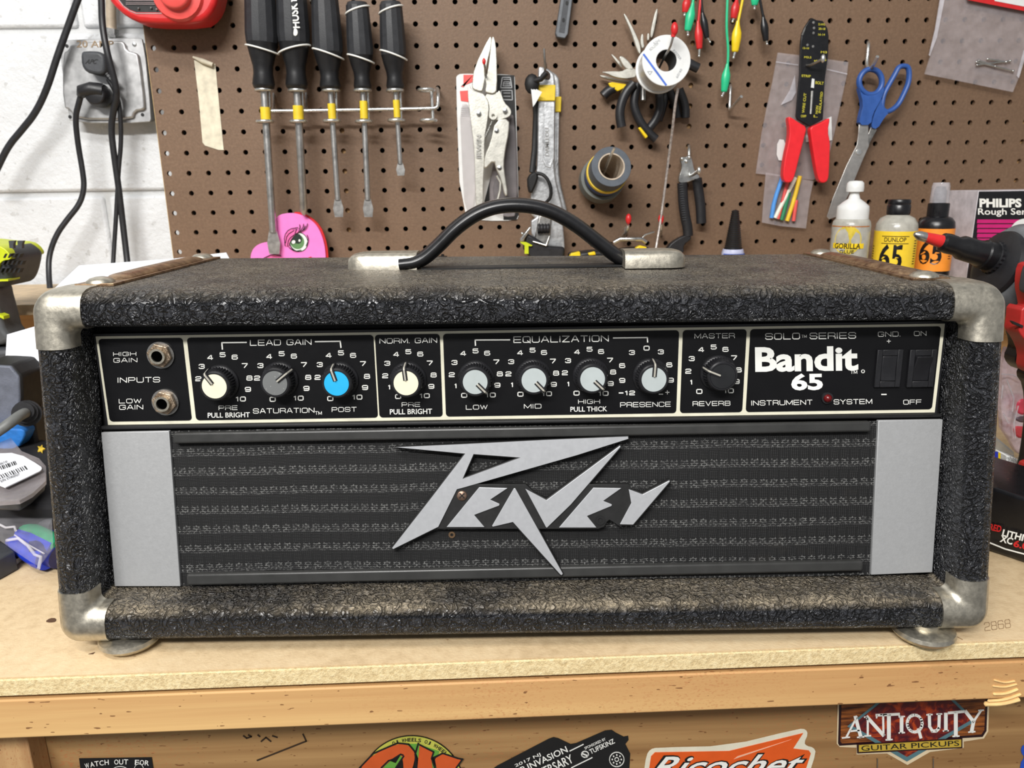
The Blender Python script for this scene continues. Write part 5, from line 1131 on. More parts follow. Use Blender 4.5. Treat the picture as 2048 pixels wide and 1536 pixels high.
# ---------------------------------------------- scissors
Ys = -.024
t = thing('scissors', 'scissors with blue plastic handles hanging blades down', 'scissors', at(1656, 435, Ys))
l1 = smooth(cp(cw, [(905, 515), (860, 525), (822, 570), (812, 620), (830, 670), (870, 705), (915, 708), (955, 690), (985, 640), (985, 580), (955, 530)]), 2, True)
part('handle', MB().tube([at(x, y, Ys) for x, y in l1], .0034, 10, closed=True, flat=1.3, side=(0, 1, 0)).ppx(wp(Ys - .004), smooth(cp(cw, [(812, 640), (835, 700), (900, 720), (975, 690), (1005, 640), (1000, 700), (960, 780), (920, 850), (905, 935), (815, 935), (830, 850), (850, 780)]), 1, True), .009), BLUE, t, 'round blue finger loop', sm=60, bevel=.001)
l2 = smooth(cp(cw, [(1150, 492), (1110, 500), (1085, 550), (1045, 620), (1000, 700), (985, 770), (985, 815), (1020, 840), (1065, 820), (1110, 780), (1150, 700), (1185, 620), (1190, 540), (1180, 500)]), 2, True)
part('handle', MB().tube([at(x, y, Ys + .002) for x, y in l2], .0032, 10, closed=True, flat=1.3, side=(0, 1, 0)).ppx(wp(Ys - .002), smooth(cp(cw, [(1010, 640), (980, 720), (990, 800), (1040, 845), (1010, 870), (950, 968), (905, 950), (925, 860), (960, 780)]), 1, True), .009), BLUE, t, 'long blue finger loop', sm=60, bevel=.001)
part('blade', MB().ppx(wp(Ys - .001), cp(cw, [(815, 930), (885, 935), (885, 1040), (890, 1090), (850, 1180), (800, 1300), (740, 1450), (650, 1620), (590, 1640), (575, 1620), (620, 1480), (720, 1240), (800, 1080), (810, 1000)]), .0016), M('blade_steel', (.56, .54, .51), .36, .85, var=.1), t, bevel=.0004)
part('blade', MB().ppx(wp(Ys + .001), cp(cw, [(905, 950), (950, 968), (900, 1060), (885, 1100), (840, 1180), (760, 1330), (720, 1350), (830, 1090), (885, 1000)]), .0016), STD, t, bevel=.0004)
part('pivot_screw', MB().lathe([(.0040, 0), (.0036, .0014), (.0001, .002)], at(1717, 304, Ys - .001), (0, -1, 0), 16), ZNC, t)
hook('peg_hook', [(1736, 84, .004), (1737, 88, -.010), (1735, 110, -.011), (1733, 128, -.014), (1738, 138, -.022), (1746, 132, -.034), (1755, 113, -.046)], .0021, 'bare hook holding the scissors by a finger loop')

# ---------------------------------------------- pin bag, top right
t = thing('pin_bag', 'clear zip bag holding a few steel pins, below a red and white card', 'bag', at(1950, 180, -.004))
part('bag_film', MB().ppx(wp(-.010), [(1886, -30), (1880, 20), (1862, 110), (1850, 148), (1900, 158), (2026, 184), (2040, 150), (2060, 60), (2080, -30)], .002), BAG, t)
part('bag_edge', MB().ppx(wp(-.0125), [(1886, -30), (1889, 0), (1874, 75), (1860, 112), (1858, 110), (1870, 60), (1880, 0), (1882, -30)], .001), BAGB, t)
part('bag_edge', MB().ppx(wp(-.0125), [(2048, 100), (2052, 110), (2038, 156), (2034, 152)], .001), BAGB, t)
for a, b in (((1953, 124), (2026, 142)), ((1954, 130), (2020, 122)), ((1975, 118), (2012, 124)), ((1958, 121), (1990, 133))):
    part('pin', MB().tube([at(*a, -.013), at(*b, -.013)], .0011, 8).ball(at(*b, -.013), .0018, 8).ball(at(*a, -.013), .0014, 8), STL, t, sm=80)
CARD = solo('card', MB().ppx(wp(-.016), [(1930, -30), (1936, 0), (2080, 28), (2080, -30)], .001), RED, 'red-edged white card at the top right corner', 'card', sm=None)
part('white_face', MB().ppx(wp(-.0165), [(1970, -30), (1990, 2), (2080, 19), (2080, -30)], .0008), WHT, CARD, sm=None)

# ================================================================== PINK HEART
HY = -.030
t = thing('painted_heart', 'pink wooden heart painted with a green eye and red lips behind the amplifier', 'ornament', at(580, 560, HY))
part('heart', MB().ppx(wp(HY), smooth([(551, 436), (560, 429), (575, 426), (595, 427), (617, 436), (635, 452), (646, 477), (651, 502), (652, 540), (620, 640), (500, 600), (500, 520), (503, 502), (513, 490), (530, 484), (544, 486), (550, 491), (549, 465)], 2, True), .009), PINK, t, bevel=.0015)
ed = MB().ppx(wp(HY + .004), smooth([(585, 424), (600, 424), (622, 434), (641, 452), (651, 477), (656, 502), (657, 540), (640, 600), (600, 540)], 1, True), .004); part('red_edge', ed, RED, t, 'red painted edge')
HB = wp(HY)
def hp_(name, q, c, out, lab=None): part(name, MB().ppx(HB, q, .0003, out), M(name + '_paint', c, .4, var=.03), t, lab, sm=None)
hp_('eye_outline', ell(597, 484, 19, 20.5, 24, -30), rgb(30, 30, 32), .0004); hp_('eye_white', ell(597.5, 484, 17.2, 18.6, 24, -30), rgb(228, 236, 228), .0008)
hp_('iris', ell(594, 483, 14, 15.5, 24, -30), rgb(96, 138, 88), .0012); hp_('pupil', smooth([(582, 470), (598, 466), (605, 478), (600, 488), (588, 486), (581, 490)], 1, True), rgb(28, 42, 36), .0016)
hp_('eyelid', smooth([(570, 490), (570, 470), (580, 458), (600, 463), (607, 462), (588, 470), (579, 484), (577, 494)], 1, True), rgb(230, 104, 170), .0020)
part('highlight', MB().ppx(HB, ell(587, 484, 4, 3.6, 10, -40), .0002, .0022).ppx(HB, ell(599, 481, 2.2, 2.6, 10), .0002, .0022), WPR, t, sm=None, kind='stuff')
ls = MB()
for l in ([(570, 492), (568, 472), (578, 458), (596, 455)], [(571, 486), (574, 470), (588, 461)], [(575, 492), (577, 478), (592, 467), (606, 461), (613, 455), (615, 447)], [(600, 463), (606, 455), (607, 448)], [(605, 462), (611, 452)], [(597, 465), (600, 455), (599, 449)], [(590, 467), (593, 458)], [(578, 495), (590, 503), (602, 500)], [(614, 470), (617, 480), (612, 492)], [(528, 516), (545, 508), (562, 512)]): ls.stroke(HB, smooth([(a, b) for a, b in l], 1), 1.5, .0024, .0003)
part('lash_lines', ls, CAPB, t, sm=None, kind='stuff')
hp_('lips', smooth([(598, 519), (606, 515), (612, 517), (624, 512), (622, 520), (624, 530), (600, 530)], 1, True), rgb(205, 40, 48), .0012)
hp_('second_eyelid', smooth([(524, 522), (535, 512), (550, 509), (564, 513), (572, 522)], 1, True), rgb(230, 104, 170), .0010)

# ================================================================== BOTTLES AND BOX on the riser shelf
def bot(name, lab, px, py0, Y, prof, parts):
    r = ray(px, py0); c = at(px, py0, Y); base = V((c.x, c.y, SHZ)); t = thing(name, lab, 'bottle', base)
    for nm, pr, m_, lb in prof: part(nm, MB().lathe([(a, h) for a, h in pr], base, (0, 0, 1), 32), m_, t, lb, sm=50)
    return t, base
def cyltext(mb, st, base, R_, cxa, z, w_, h_, bold=0):
    vs, fs = glyphs(st, bold); cxa = cxa + PH; mb.add([base + V((math.sin(cxa + x * w_ / R_) * R_, -math.cos(cxa + x * w_ / R_) * R_, z + y * h_)) for x, y in vs], fs)
PH = 0
def band(mb, base, R_, a0, a1, z0, z1, n=12):
    a0 += PH; a1 += PH
    v = [base + V((math.sin(a0 + (a1 - a0) * k / n) * R_, -math.cos(a0 + (a1 - a0) * k / n) * R_, z)) for z in (z0, z1) for k in range(n + 1)]
    mb.add(v, [(k, k + 1, n + 2 + k, n + 1 + k) for k in range(n)])
Yb = -.15
def zof(py): return at(1720, py, Yb).z - SHZ
z = zof
t, b = bot('glue_bottle', 'clear glue bottle with white nozzle cap and yellow oval label', 1698, 500, Yb, [
  ('bottle_body', [(.018, 0), (.0212, .002), (.0215, .01), (.0215, z(450)), (.0205, z(442)), (.018, z(437))], GLU, None),
  ('cap', [(.0175, z(441)), (.0178, z(436)), (.0178, z(420)), (.0172, z(412)), (.0120, z(404)), (.0065, z(397)), (.0052, z(388)), (.0052, z(384)), (.0095, z(383)), (.0098, z(376)), (.0092, z(366)), (.007, z(362)), (.0001, z(361))], WHT, 'white nozzle cap')], None)
mb = MB(); PH = -.45; R1 = .0217; zc_ = z(478); n = 22
mb.add([b + V((math.sin(a_ / R1 + PH) * R1, -math.cos(a_ / R1 + PH) * R1, zc_ + h_)) for a_, h_ in [(0, 0)] + [(-.003 + .0158 * math.cos(2 * PI * k / n), .0165 * math.sin(2 * PI * k / n)) for k in range(n)]], [(0, 1 + k, 1 + (k + 1) % n) for k in range(n)])
part('label_disc', mb, M('label_yellow_green', rgb(214, 190, 60), .5), t, 'round yellow label', sm=None)
mb = MB(); band(mb, b, .02175, -1.3, 1.1, z(452), z(450)); part('rim_line', mb, M('brown_line', rgb(180, 110, 50), .5), t, sm=None)
mb = MB(); band(mb, b, .0220, -.95, .75, z(494), z(484)); part('label_band', mb, YELB, t, sm=None)
mb = MB(); cyltext(mb, 'GORILLA', b, .0222, -.12, z(489), .030, .0062, .02); cyltext(mb, 'GLUE', b, .0222, -.12, z(500), .016, .004, .01); part('lettering', mb, CAPB, t, sm=None)
t, b = bot('oil_bottle', 'yellow-labelled bottle with black flip cap and large 65', 1788, 500, Yb, [
  ('bottle_body', [(.020, 0), (.0232, .002), (.0235, .01), (.0235, z(462)), (.0225, z(448)), (.0185, z(437)), (.0120, z(431)), (.0098, z(427))], GLU, None),
  ('label', [(.0237, .012), (.0237, z(462))], M('label_yellow', rgb(242, 206, 52), .4, var=.03), 'yellow wraparound label'),
  ('cap', [(.0125, z(430)), (.0128, z(427)), (.0128, z(412)), (.0120, z(410)), (.0122, z(409)), (.0124, z(403)), (.0115, z(400)), (.0001, z(400))], CAPB, 'black flip cap')], None)
PH = -.52; mb = MB(); cyltext(mb, '65', b, .0240, -.12, z(512), .026, .030, .025); cyltext(mb, 'DUNLOP', b, .0240, .02, z(478), .024, .005, .01)
for k in range(10): band(mb, b, .0240, 1.02, 1.22, z(480 + k * 5), z(481.5 + k * 5), 3)
for k in range(8): band(mb, b, .0240, -1.25, -1.1, z(492 + k * 5), z(493.5 + k * 5), 3)
for z0 in (471, 485): band(mb, b, .0240, -.62, .66, z(z0), z(z0 + 1.2))
part('lettering', mb, CAPB, t, 'large black numerals', sm=None)
t, b = bot('spray_bottle', 'orange-labelled black spray bottle with clear cap and large 65', 1866, 500, Yb + .02, [
  ('bottle_body', [(.018, 0), (.0205, .002), (.0208, .01), (.0208, z(458)), (.0200, z(448)), (.0165, z(440)), (.0125, z(437))], CAPB, None),
  ('label', [(.0211, .012), (.0211, z(461))], M('label_orange', rgb(244, 150, 52), .4, var=.03), 'orange wraparound label'),
  ('collar', [(.0118, z(440)), (.0120, z(437)), (.0118, z(411)), (.0110, z(410)), (.0001, z(410))], CAPB, 'black collar'),
  ('spray_head', [(.0070, z(410)), (.0070, z(386)), (.0050, z(376)), (.0001, z(375))], PLG, 'grey spray head'),
  ('clear_cap', [(.0106, z(409)), (.0100, z(376)), (.0090, z(368)), (.0001, z(367))], BAGB, 'clear cap')], None)
PH = -.55; mb = MB(); cyltext(mb, '65', b, .0214, -.12, z(508), .026, .029, .025)
for k in range(9): band(mb, b, .0214, .90, 1.12, z(480 + k * 5), z(481.5 + k * 5), 3)
part('lettering', mb, CAPB, t, 'large black numerals', sm=None)

PH = 0
# lamp box
Yx = -.14
zt = at(1990, 381, Yx).z; xl = at(1946, 460, Yx).x
t = thing('bulb_box', 'black, white and magenta light bulb box reading PHILIPS beside the bottles', 'box', (xl + .06, Yx + .03, SHZ))
bx = MB().box((xl + .06, Yx + .030, (zt + SHZ) / 2), (.12, .060, zt - SHZ)); part('carton', bx, M('carton_pale', rgb(206, 200, 204), .5), t, bevel=.0005)
def fq(x0, x1, y0, y1): return [(x0, y0), (x1, y0), (x1, y1), (x0, y1)]
BP = wp(Yx)
part('black_panel', MB().prism([V((xl + .0005, Yx - .0006, SHZ)), V((xl + .119, Yx - .0006, SHZ)), V((xl + .119, Yx - .0006, zt - .001)), V((xl + .0005, Yx - .0006, zt - .001))], (0, .0004, 0)), CAPB, t, sm=None)
mg = MB()
for k in range(8): y0 = 439 + k * 9.5; mg.ppx(BP, [(1955, y0), (2090, y0), (2090, y0 + 7.4), (1954, y0 + 7.4)], .0004, .0012)
part('magenta_stripe', mg, M('magenta_print', rgb(196, 28, 112), .45, var=.03), t, 'magenta stripes', sm=None, kind='stuff')
part('white_disc', MB().ppx(BP, ell(2052, 470, 33, 33, 32), .0004, .0018), WHT, t, sm=None)
lt = MB().text('PHILIPS', 2001, 406, 84, 18, BP, .0014, .045); lt.text('Rough Service', 2022, 425, 132, 17, BP, .0014, .012)
part('lettering', lt, WPR, t, 'white brand lettering', sm=None)
gl = MB().box((at(1962, 545, Yx - .02).x, Yx - .02, at(1962, 540, Yx - .02).z), (.020, .016, .014))
t = thing('small_gauge', 'small black box with a grey screen in front of the bulb box', 'gauge', (at(1962, 545, Yx - .02).x, Yx - .02, SHZ))
part('case', MB().box((at(1962, 545, Yx - .025).x, Yx - .025, (SHZ + at(1962, 522, Yx - .025).z) / 2), (.020, .018, at(1962, 522, Yx - .025).z - SHZ)), PLB, t, bevel=.001)
part('screen', MB().ppx(wp(Yx - .0345), [(1950, 527), (1971, 527), (1969, 541), (1948, 541)], .0008), M('screen_grey', rgb(140, 146, 158), .3), t, sm=None)

# conical nozzle
Yn = -.05
t = thing('glue_tube', 'tube with a ribbed black conical nozzle standing behind the amplifier', 'tube', V((at(1466, 500, Yn).x, Yn, SHZ)))
bx_ = V((at(1466, 500, Yn).x, Yn, 0)); zz = lambda py: at(1466, py, Yn).z
pr = [(.0118, zz(498))]
for k in range(18): f = k / 17; r0 = .0116 - .0066 * f; pr += [(r0, zz(495 - 72 * f)), (r0 - .0010, zz(493 - 72 * f))]
pr += [(.0001, zz(419))]
part('nozzle', MB().lathe(pr, bx_, (0, 0, 1), 20), CAPB, t, 'ribbed black cone', sm=30)
part('tube_body', MB().lathe([(.0150, SHZ), (.0145, zz(505)), (.0130, zz(498)), (.0001, zz(497.5))], bx_, (0, 0, 1), 24), M('tube_pale_blue', rgb(190, 195, 225), .45), t, sm=40)
mb = MB(); band(mb, bx_, .0153, -1.2, 1.2, zz(512), zz(506)); part('blue_band', mb, M('band_blue', rgb(70, 100, 190), .5), t, sm=None)
solo('battery', MB().lathe([(.006, SHZ), (.006, at(885, 512, -.05).z), (.002, at(885, 511, -.05).z), (.002, at(885, 508, -.05).z)], V((at(885, 505, -.05).x, -.05, 0)), (0, 0, 1), 16), CAPB, 'small black cylinder with a shiny top beside the left handle cap', 'battery')

# ================================================================== PAPER SHEETS (left, behind the amplifier)
# broad sheet propped behind the amplifier
mb = MB(); a = [at(*p) for p in ((100, 585, -.40), (158, 531, -.33), (350, 517, -.30), (452, 505, -.30), (458, 516, -.30))]
mb.prism([a[0], a[1], a[2], a[3], a[4], a[4] + V((0, 0, -.19)), a[0] + V((0, .03, -.17))], V((0, .0012, 0)))
solo('paper_sheet', mb, PAP, 'broad white paper sheet standing behind the left end of the amplifier', 'paper', sm=None)
solo('paper_sheet', MB().prism([at(14, 669, -.275), at(76, 651, -.275), at(110, 646, -.275), at(110, 730, -.29), at(10, 730, -.29)], V((0, .0012, 0))), PAP, 'white paper sheet above the grey adapter', 'paper', sm=None)

# ================================================================== LEFT CLUTTER
g = crop(0, 440, 6.4)
Yd = -.225
t = thing('cordless_drill', 'lime green and grey cordless drill cut by the left edge', 'drill', at(20, 740, Yd - .0))
part('motor_housing', MB().pps(wp(Yd - .03), smooth(cp(g, [(-400, 235), (0, 235), (200, 262), (430, 275), (520, 330), (575, 400), (580, 460), (540, 640), (490, 740), (430, 780), (250, 790), (-50, 800), (-400, 800)]), 1, True), .055), PLG, t, bevel=.010, bseg=4, sm=60)
part('green_shell', MB().pps(wp(Yd - .034), smooth(cp(g, [(-400, 235), (0, 232), (200, 258), (430, 270), (520, 325), (575, 405), (560, 440), (480, 450), (420, 500), (400, 620), (370, 670), (300, 700), (0, 712), (-400, 720)]), 1, True), .060), LIME, t, 'lime green shell', bevel=.008, bseg=4, sm=60)
for k, (y, n_, x0) in enumerate(((450, 5, 90), (540, 5, 65), (640, 5, 45))):
    for j in range(4 if k == 0 else 5):
        x = x0 + j * 58 - (12 if k == 2 else 0)
        if x > 330: continue
        part('vent_slot', MB().pps(wp(Yd - .0405), cp(g, [(x + 22, y - 26), (x + 46, y - 26), (x + 22, y + 26), (x - 4, y + 26)]), .006, -.006), BLK, t)
        s_ = bpy.data.objects
for x0 in (140, 250): part('grey_flash', MB().pps(wp(Yd - .0345), cp(g, [(x0, 262), (x0 + 75, 262), (x0 + 62, 300), (x0 + 60, 358), (x0 + 12, 355)]), .004, .0007), PLG, t, 'grey stripe', sm=None)
part('green_line', MB().pps(wp(Yd - .0345), cp(g, [(-200, 735), (0, 735), (255, 728), (255, 752), (0, 760), (-200, 790)]), .02), LIME, t)
part('handle', MB().pps(wp(Yd - .02), smooth(cp(g, [(-150, 780), (180, 790), (185, 900), (225, 1040), (280, 1260), (300, 1330), (360, 1400), (380, 1500), (0, 1560), (-150, 1560)]), 1, True), .035), M('drill_grey', rgb(82, 84, 86), .55), t, bevel=.008, bseg=3, sm=60)
part('handle_accent', MB().pps(wp(Yd - .0215), cp(g, [(-40, 1140), (0, 1160), (120, 1210), (125, 1250), (0, 1190), (-40, 1170)]), .01), LIME, t, sm=None)
zb_ = at(20, 690, Yd).z
part('battery_pack', MB().box((at(-5, 690, Yd).x, Yd, zb_ / 2 + .001), (.080, .05, zb_)), PLG, t, bevel=.006, bseg=3)
# adapter
g2 = crop(0, 640, 5.908)
t = thing('power_adapter', 'blue-grey power adapter with a thick grey cable left of the amplifier', 'adapter', at(40, 838, -.31))
part('case', MB().pps(wp(-.335), smooth(cp(g2, [(90, 425), (130, 418), (500, 440), (520, 900), (440, 1180), (120, 1130), (0, 1075), (-20, 1000), (60, 520)]), 1, True), .04), PLGM, t, bevel=.006, bseg=3)
part('dark_edge', MB().pps(wp(-.3335), smooth(cp(g2, [(75, 425), (100, 408), (520, 430), (530, 900), (450, 1200), (120, 1150), (-20, 1085), (-40, 1000), (45, 520)]), 1, True), .038), BLK, t, bevel=.003)
for k in range(3): part('strain_relief', MB().tube([at(*g2(285 + 18 * (2 - k), 1100 - 12 * k, ), -.340 - k * .004), at(*g2(280 + 18 * (2 - k), 1105 - 12 * k), -.344 - k * .004)], .0125 - k * .0020, 20), PLB, t, sm=60)
part('cable', MB().tube([at(*p) for p in smooth([(50, 826, -.352), (38, 832, -.365), (20, 846, -.375), (0, 860, -.38), (-30, 880, -.385)], 2)], .0048, 14), M('cable_grey', rgb(112, 114, 112), .5), t, sm=80)
part('housing_rear', MB().box((at(40, 838, -.31).x, -.31, .036), (.05, .04, .07)), PLB, t, bevel=.003)
gb = crop(0, 860, 5.12)
solo('cloth_bundle', MB().pps(wp(-.345), smooth(cp(g2, [(-60, 1160), (120, 1160), (400, 1175), (500, 1180), (510, 1260), (420, 1410), (200, 1410), (60, 1370), (-60, 1360)]), 1, True), .03), M('blue_cloth', rgb(38, 118, 200), .7, bump=.001, bs=120), 'folded bright blue cloth under the grey cable', 'cloth', bevel=.005)
solo('yellow_fabric', MB().pps(wp(-.325), smooth(cp(g2, [(-60, 1090), (0, 1090), (130, 1150), (560, 1290), (560, 1420), (340, 1430), (-60, 1400)]), 1, True), .02), M('mustard_fabric', rgb(205, 170, 50), .8), 'mustard yellow fabric edge behind the blue cloth', 'cloth', bevel=.003)
Z1 = ZPlane(.028)
t = thing('patterned_pouch', 'black fabric pouch with a yellow star beside the amplifier', 'pouch', atz(60, 960, .0))
part('pouch', MB().prism([atz(x, y, .045) for x, y in ((-60, 868), (0, 870), (115, 880), (118, 960), (125, 1010), (-60, 1010))], (0, 0, -.044)), M('black_fabric', rgb(24, 24, 28), .85), t, bevel=.004)
sx_ = []
for k in range(10): a = -PI / 2 + k * PI / 5 + .3; rr = 8.5 if k % 2 == 0 else 4.2; sx_.append((82 + rr * math.cos(a), 897 + rr * math.sin(a)))
part('star', MB().prism([atz(x, y, .0462) for x, y in sx_], (0, 0, -.001)), M('star_yellow', rgb(240, 205, 70), .6), t, 'yellow star', sm=None)
t = thing('parcel_bag', 'clear bag with a white barcode label left of the amplifier', 'bag', atz(30, 960, .048))
Q = lambda x, y, z_: atz(*gb(x, y), z_)
part('film', MB().prism([Q(x, y, .062) for x, y in ((-60, 150), (110, 80), (220, 215), (400, 290), (470, 370), (470, 520), (330, 650), (200, 720), (-60, 740))], (0, 0, -.003)), BAG, t)
part('dark_contents', MB().prism([Q(x, y, .058) for x, y in ((-60, 600), (430, 400), (455, 430), (440, 520), (300, 640), (180, 710), (-60, 700))], (0, 0, -.010)), PLG, t, bevel=.002)
part('label', MB().prism([Q(x, y, .065) for x, y in smooth([(-60, 240), (180, 232), (420, 370), (430, 400), (400, 425), (-60, 640)], 1, True)], (0, 0, -.0008)), PAP, t, 'white label', sm=None)
bc = MB(); ZL = ZPlane(.0458)
class QP:
    n = V((0, 0, 1))
    def P(s, px, py, out=0): return atz(*gb(px, py), .0655 + out)
QL = QP()
for k in range(13):
    w_ = (4, 8, 5, 10, 3, 7, 12, 4, 9, 5, 10, 6, 14)[k]; x = -10 + k * 22; y = 470 - x * .37
    bc.ppx(QL, [(x - 12, y - 8), (x - 12 + w_, y - 11), (x + 14 + w_, y + 24), (x + 14, y + 27)], .0002)
for k in range(9):
    w_ = (6, 12, 5, 9, 14, 4, 8, 12, 5)[k]; x = 5 + k * 19; y = 378 - x * .34
    bc.ppx(QL, [(x - 10, y - 8), (x - 10 + w_, y - 11), (x + 8 + w_, y + 24), (x + 8, y + 27)], .0002)
bc.text('S/N STAGG7', 100, 485, 210, 24, QL, .0002, .01, -22); bc.text('X0017 47', 30, 335, 90, 20, QL, .0002, .01, -20)
part('barcode', bc, BLK, t, 'black barcode print', sm=None, kind='stuff')
t = thing('screwdriver_bag', 'clear bag of small screwdrivers with blue, green and red handles', 'bag', atz(60, 1090, .0))
def tq(pts, r_, m_, nm, lab=None): part(nm, MB().tube([Q(x, y, z_) for x, y, z_ in pts], r_, 14), m_, t, lab, sm=80)
tq([(100, 830, .030), (150, 835, .030), (330, 890, .028), (600, 980, .026)], [.0045, .0078, .0085, .0085], PLG, 'handle', 'dark grey handle')
tq([(-60, 770, .031), (125, 815, .031)], .0014, STL, 'blade')
tq([(15, 880, .026), (90, 900, .026), (200, 960, .024), (400, 1060, .022), (620, 1190, .020)], [.003, .0052, .0062, .0066, .0066], M('green_handle', rgb(36, 150, 105), .4), 'handle', 'green handle')
tq([(-60, 880, .020), (100, 960, .020), (300, 1050, .018), (620, 1230, .016)], [.008, .009, .010, .010], M('blue_tool_handle', rgb(30, 60, 200), .35), 'handle', 'blue handle')
tq([(90, 1120, .012), (200, 1180, .012), (420, 1310, .011), (470, 1330, .011)], [.004, .0075, .0085, .008], bpy.data.materials['blue_tool_handle'], 'handle', 'blue handle')
tq([(300, 985, .014), (430, 1250, .014), (600, 1300, .012)], [.006, .009, .009], M('navy_handle', rgb(28, 36, 110), .35), 'handle', 'navy handle')
tq([(390, 745, .024), (430, 720, .024), (520, 745, .023)], [.004, .0072, .008], LRED, 'handle', 'red handle')
tq([(270, 665, .028), (400, 715, .025)], .0016, STL, 'blade')
part('film', MB().prism([Q(x, y, .034) for x, y in ((-60, 700), (300, 690), (480, 760), (530, 900), (545, 1200), (420, 1360), (400, 1430), (385, 1380), (300, 1330), (150, 1230), (-60, 1080))], (0, 0, -.001)), BAGC, t)
tq([(150, 1075, .036), (300, 1180, .036), (450, 1265, .036)], .0006, BAGB, 'crease'); tq([(65, 1130, .036), (190, 1110, .037), (290, 1190, .036), (360, 1280, .035), (420, 1300, .035), (395, 1420, .03)], .0011, BAGB, 'crease'); tq([(-20, 960, .036), (60, 1000, .036), (150, 990, .037), (160, 1030, .036)], .0009, BAGB, 'crease')
t = thing('printed_box', 'flat dark box with black and white printed edge at the left edge', 'box', atz(0, 1130, 0))
part('lid', MB().prism([Q(x, y, .016) for x, y in ((-200, 1250), (20, 1140), (150, 1240), (0, 1320), (-200, 1420))], (0, 0, -.0155)), PLG, t, bevel=.001)
part('white_edge', MB().prism([Q(x, y, .006) for x, y in ((-200, 1430), (195, 1250), (215, 1270), (0, 1440), (-200, 1560))], (0, 0, -.0058)), WHT, t, bevel=.0005)
class QE:
    n = V((0, 0, 1))
    def P(s, px, py, out=0): return atz(*gb(px, py), .0062 + out)
part('printed_marks', MB().text('GARAGE', 60, 1360, 300, 60, QE(), .0002, .03, -33), BLK, t, sm=None)

# ================================================================== RIGHT CLUTTER: drill, battery, bag, box
h = crop(1860, 440, 5.484); j = crop(1940, 700, 3.413)
Yr = -.42
DRED = M('deep_red_plastic', rgb(176, 40, 38), .42, var=.06)
t = thing('impact_driver', 'red and black cordless driver with a nut-driver bit, cut by the right edge', 'drill', at(2030, 1110, Yr - .08))
a_, b_ = at(1905, 490, Yr - .01), at(1972, 510, Yr - .01); axd = (b_ - a_).normalized()
c_ = a_; Lb = (at(1985, 514, Yr - .01) - a_).length
part('bit_holder', MB().lathe([(.0035, -.012), (.0075, -.009), (.0082, -.004), (.0076, .004), (.0098, .008), (.0100, .022), (.0108, .025), (.0108, Lb * .72), (.0120, Lb * .75), (.0120, Lb * 1.0), (.0135, Lb * 1.05)], c_, axd, 24), M('bit_black', rgb(20, 20, 22), .3), t, 'black bit holder', sm=35)
part('bit_sleeve', MB().tube([at(1850, 474, Yr - .01), at(1893, 486, Yr - .01)], [.0040, .0058], 14), RED, t, 'red bit sleeve', sm=60)
part('bit_tip', MB().tube([at(1829, 468, Yr - .01), at(1838, 471, Yr - .01), at(1852, 475, Yr - .01)], [.0016, .0038, .0040], 12), STL, t, sm=60)
cc = at(1978, 513, Yr - .01)
col = MB().lathe([(.010, 0), (.0135, .002, .0008), (.0145, .008, .0008), (.015, .010)], cc, axd, 48); part('chuck', col, CAPB, t, 'knurled black chuck', sm=30)
nb_ = cc + axd * .007 - V((0, 0, .004))
part('front_ring', MB().lathe([(.014, -.004), (.022, -.003), (.0270, -.001), (.0280, .002), (.0275, .004)], nb_, axd, 44), PLB, t, 'black front ring', sm=30)
part('nose_housing', MB().lathe([(.0272, .003), (.0320, .005), (.0362, .010), (.0385, .019), (.0390, .030), (.0385, .052), (.034, .056)], nb_, axd, 44), M('nose_grey', rgb(104, 107, 110), .4), t, 'round dark grey nose housing', sm=40)
part('red_shell', MB().pps(wp(Yr - .065), smooth(cp(h, [(940, 480), (1010, 450), (1200, 450), (1200, 1700), (1010, 1660), (930, 1600), (950, 1440), (890, 1290), (800, 1180), (820, 1100), (835, 900), (960, 940), (945, 850), (915, 700)]), 1, True), .018), DRED, t, 'red housing', bevel=.004, bseg=3, sm=60)
part('side_badge', MB().pps(wp(Yr - .068), smooth(cp(h, [(1000, 510), (1040, 480), (1200, 480), (1200, 830), (1010, 800), (955, 770)]), 1, True), .008), PLG, t, bevel=.002)
part('vent_slot', MB().pps(wp(Yr - .0665), cp(h, [(870, 1105), (880, 1100), (995, 1150), (990, 1175), (900, 1140)]), .003), BLK, t, sm=None)
part('trigger', MB().pps(wp(Yr - .045), smooth(cp(h, [(815, 1190), (900, 1240), (960, 1330), (960, 1480), (900, 1620), (830, 1560), (800, 1480), (850, 1380), (850, 1290)]), 1, True), .014), CAPB, t, 'black trigger', bevel=.005, bseg=3, sm=60)
part('grip', MB().pps(wp(Yr - .055), smooth(cp(j, [(330, 100), (500, 60), (500, 1180), (330, 1060), (300, 950), (305, 800), (330, 700), (365, 420), (350, 230), (300, 160)]), 1, True), .016), CAPB, t, 'black rubber grip', bevel=.008, bseg=3, sm=60)
part('red_foot', MB().pps(wp(Yr - .062), smooth(cp(j, [(320, 760), (370, 740), (500, 740), (500, 860), (350, 860), (320, 950), (305, 900)]), 1, True), .016), DRED, t, bevel=.004, sm=60)
Yq = -.52
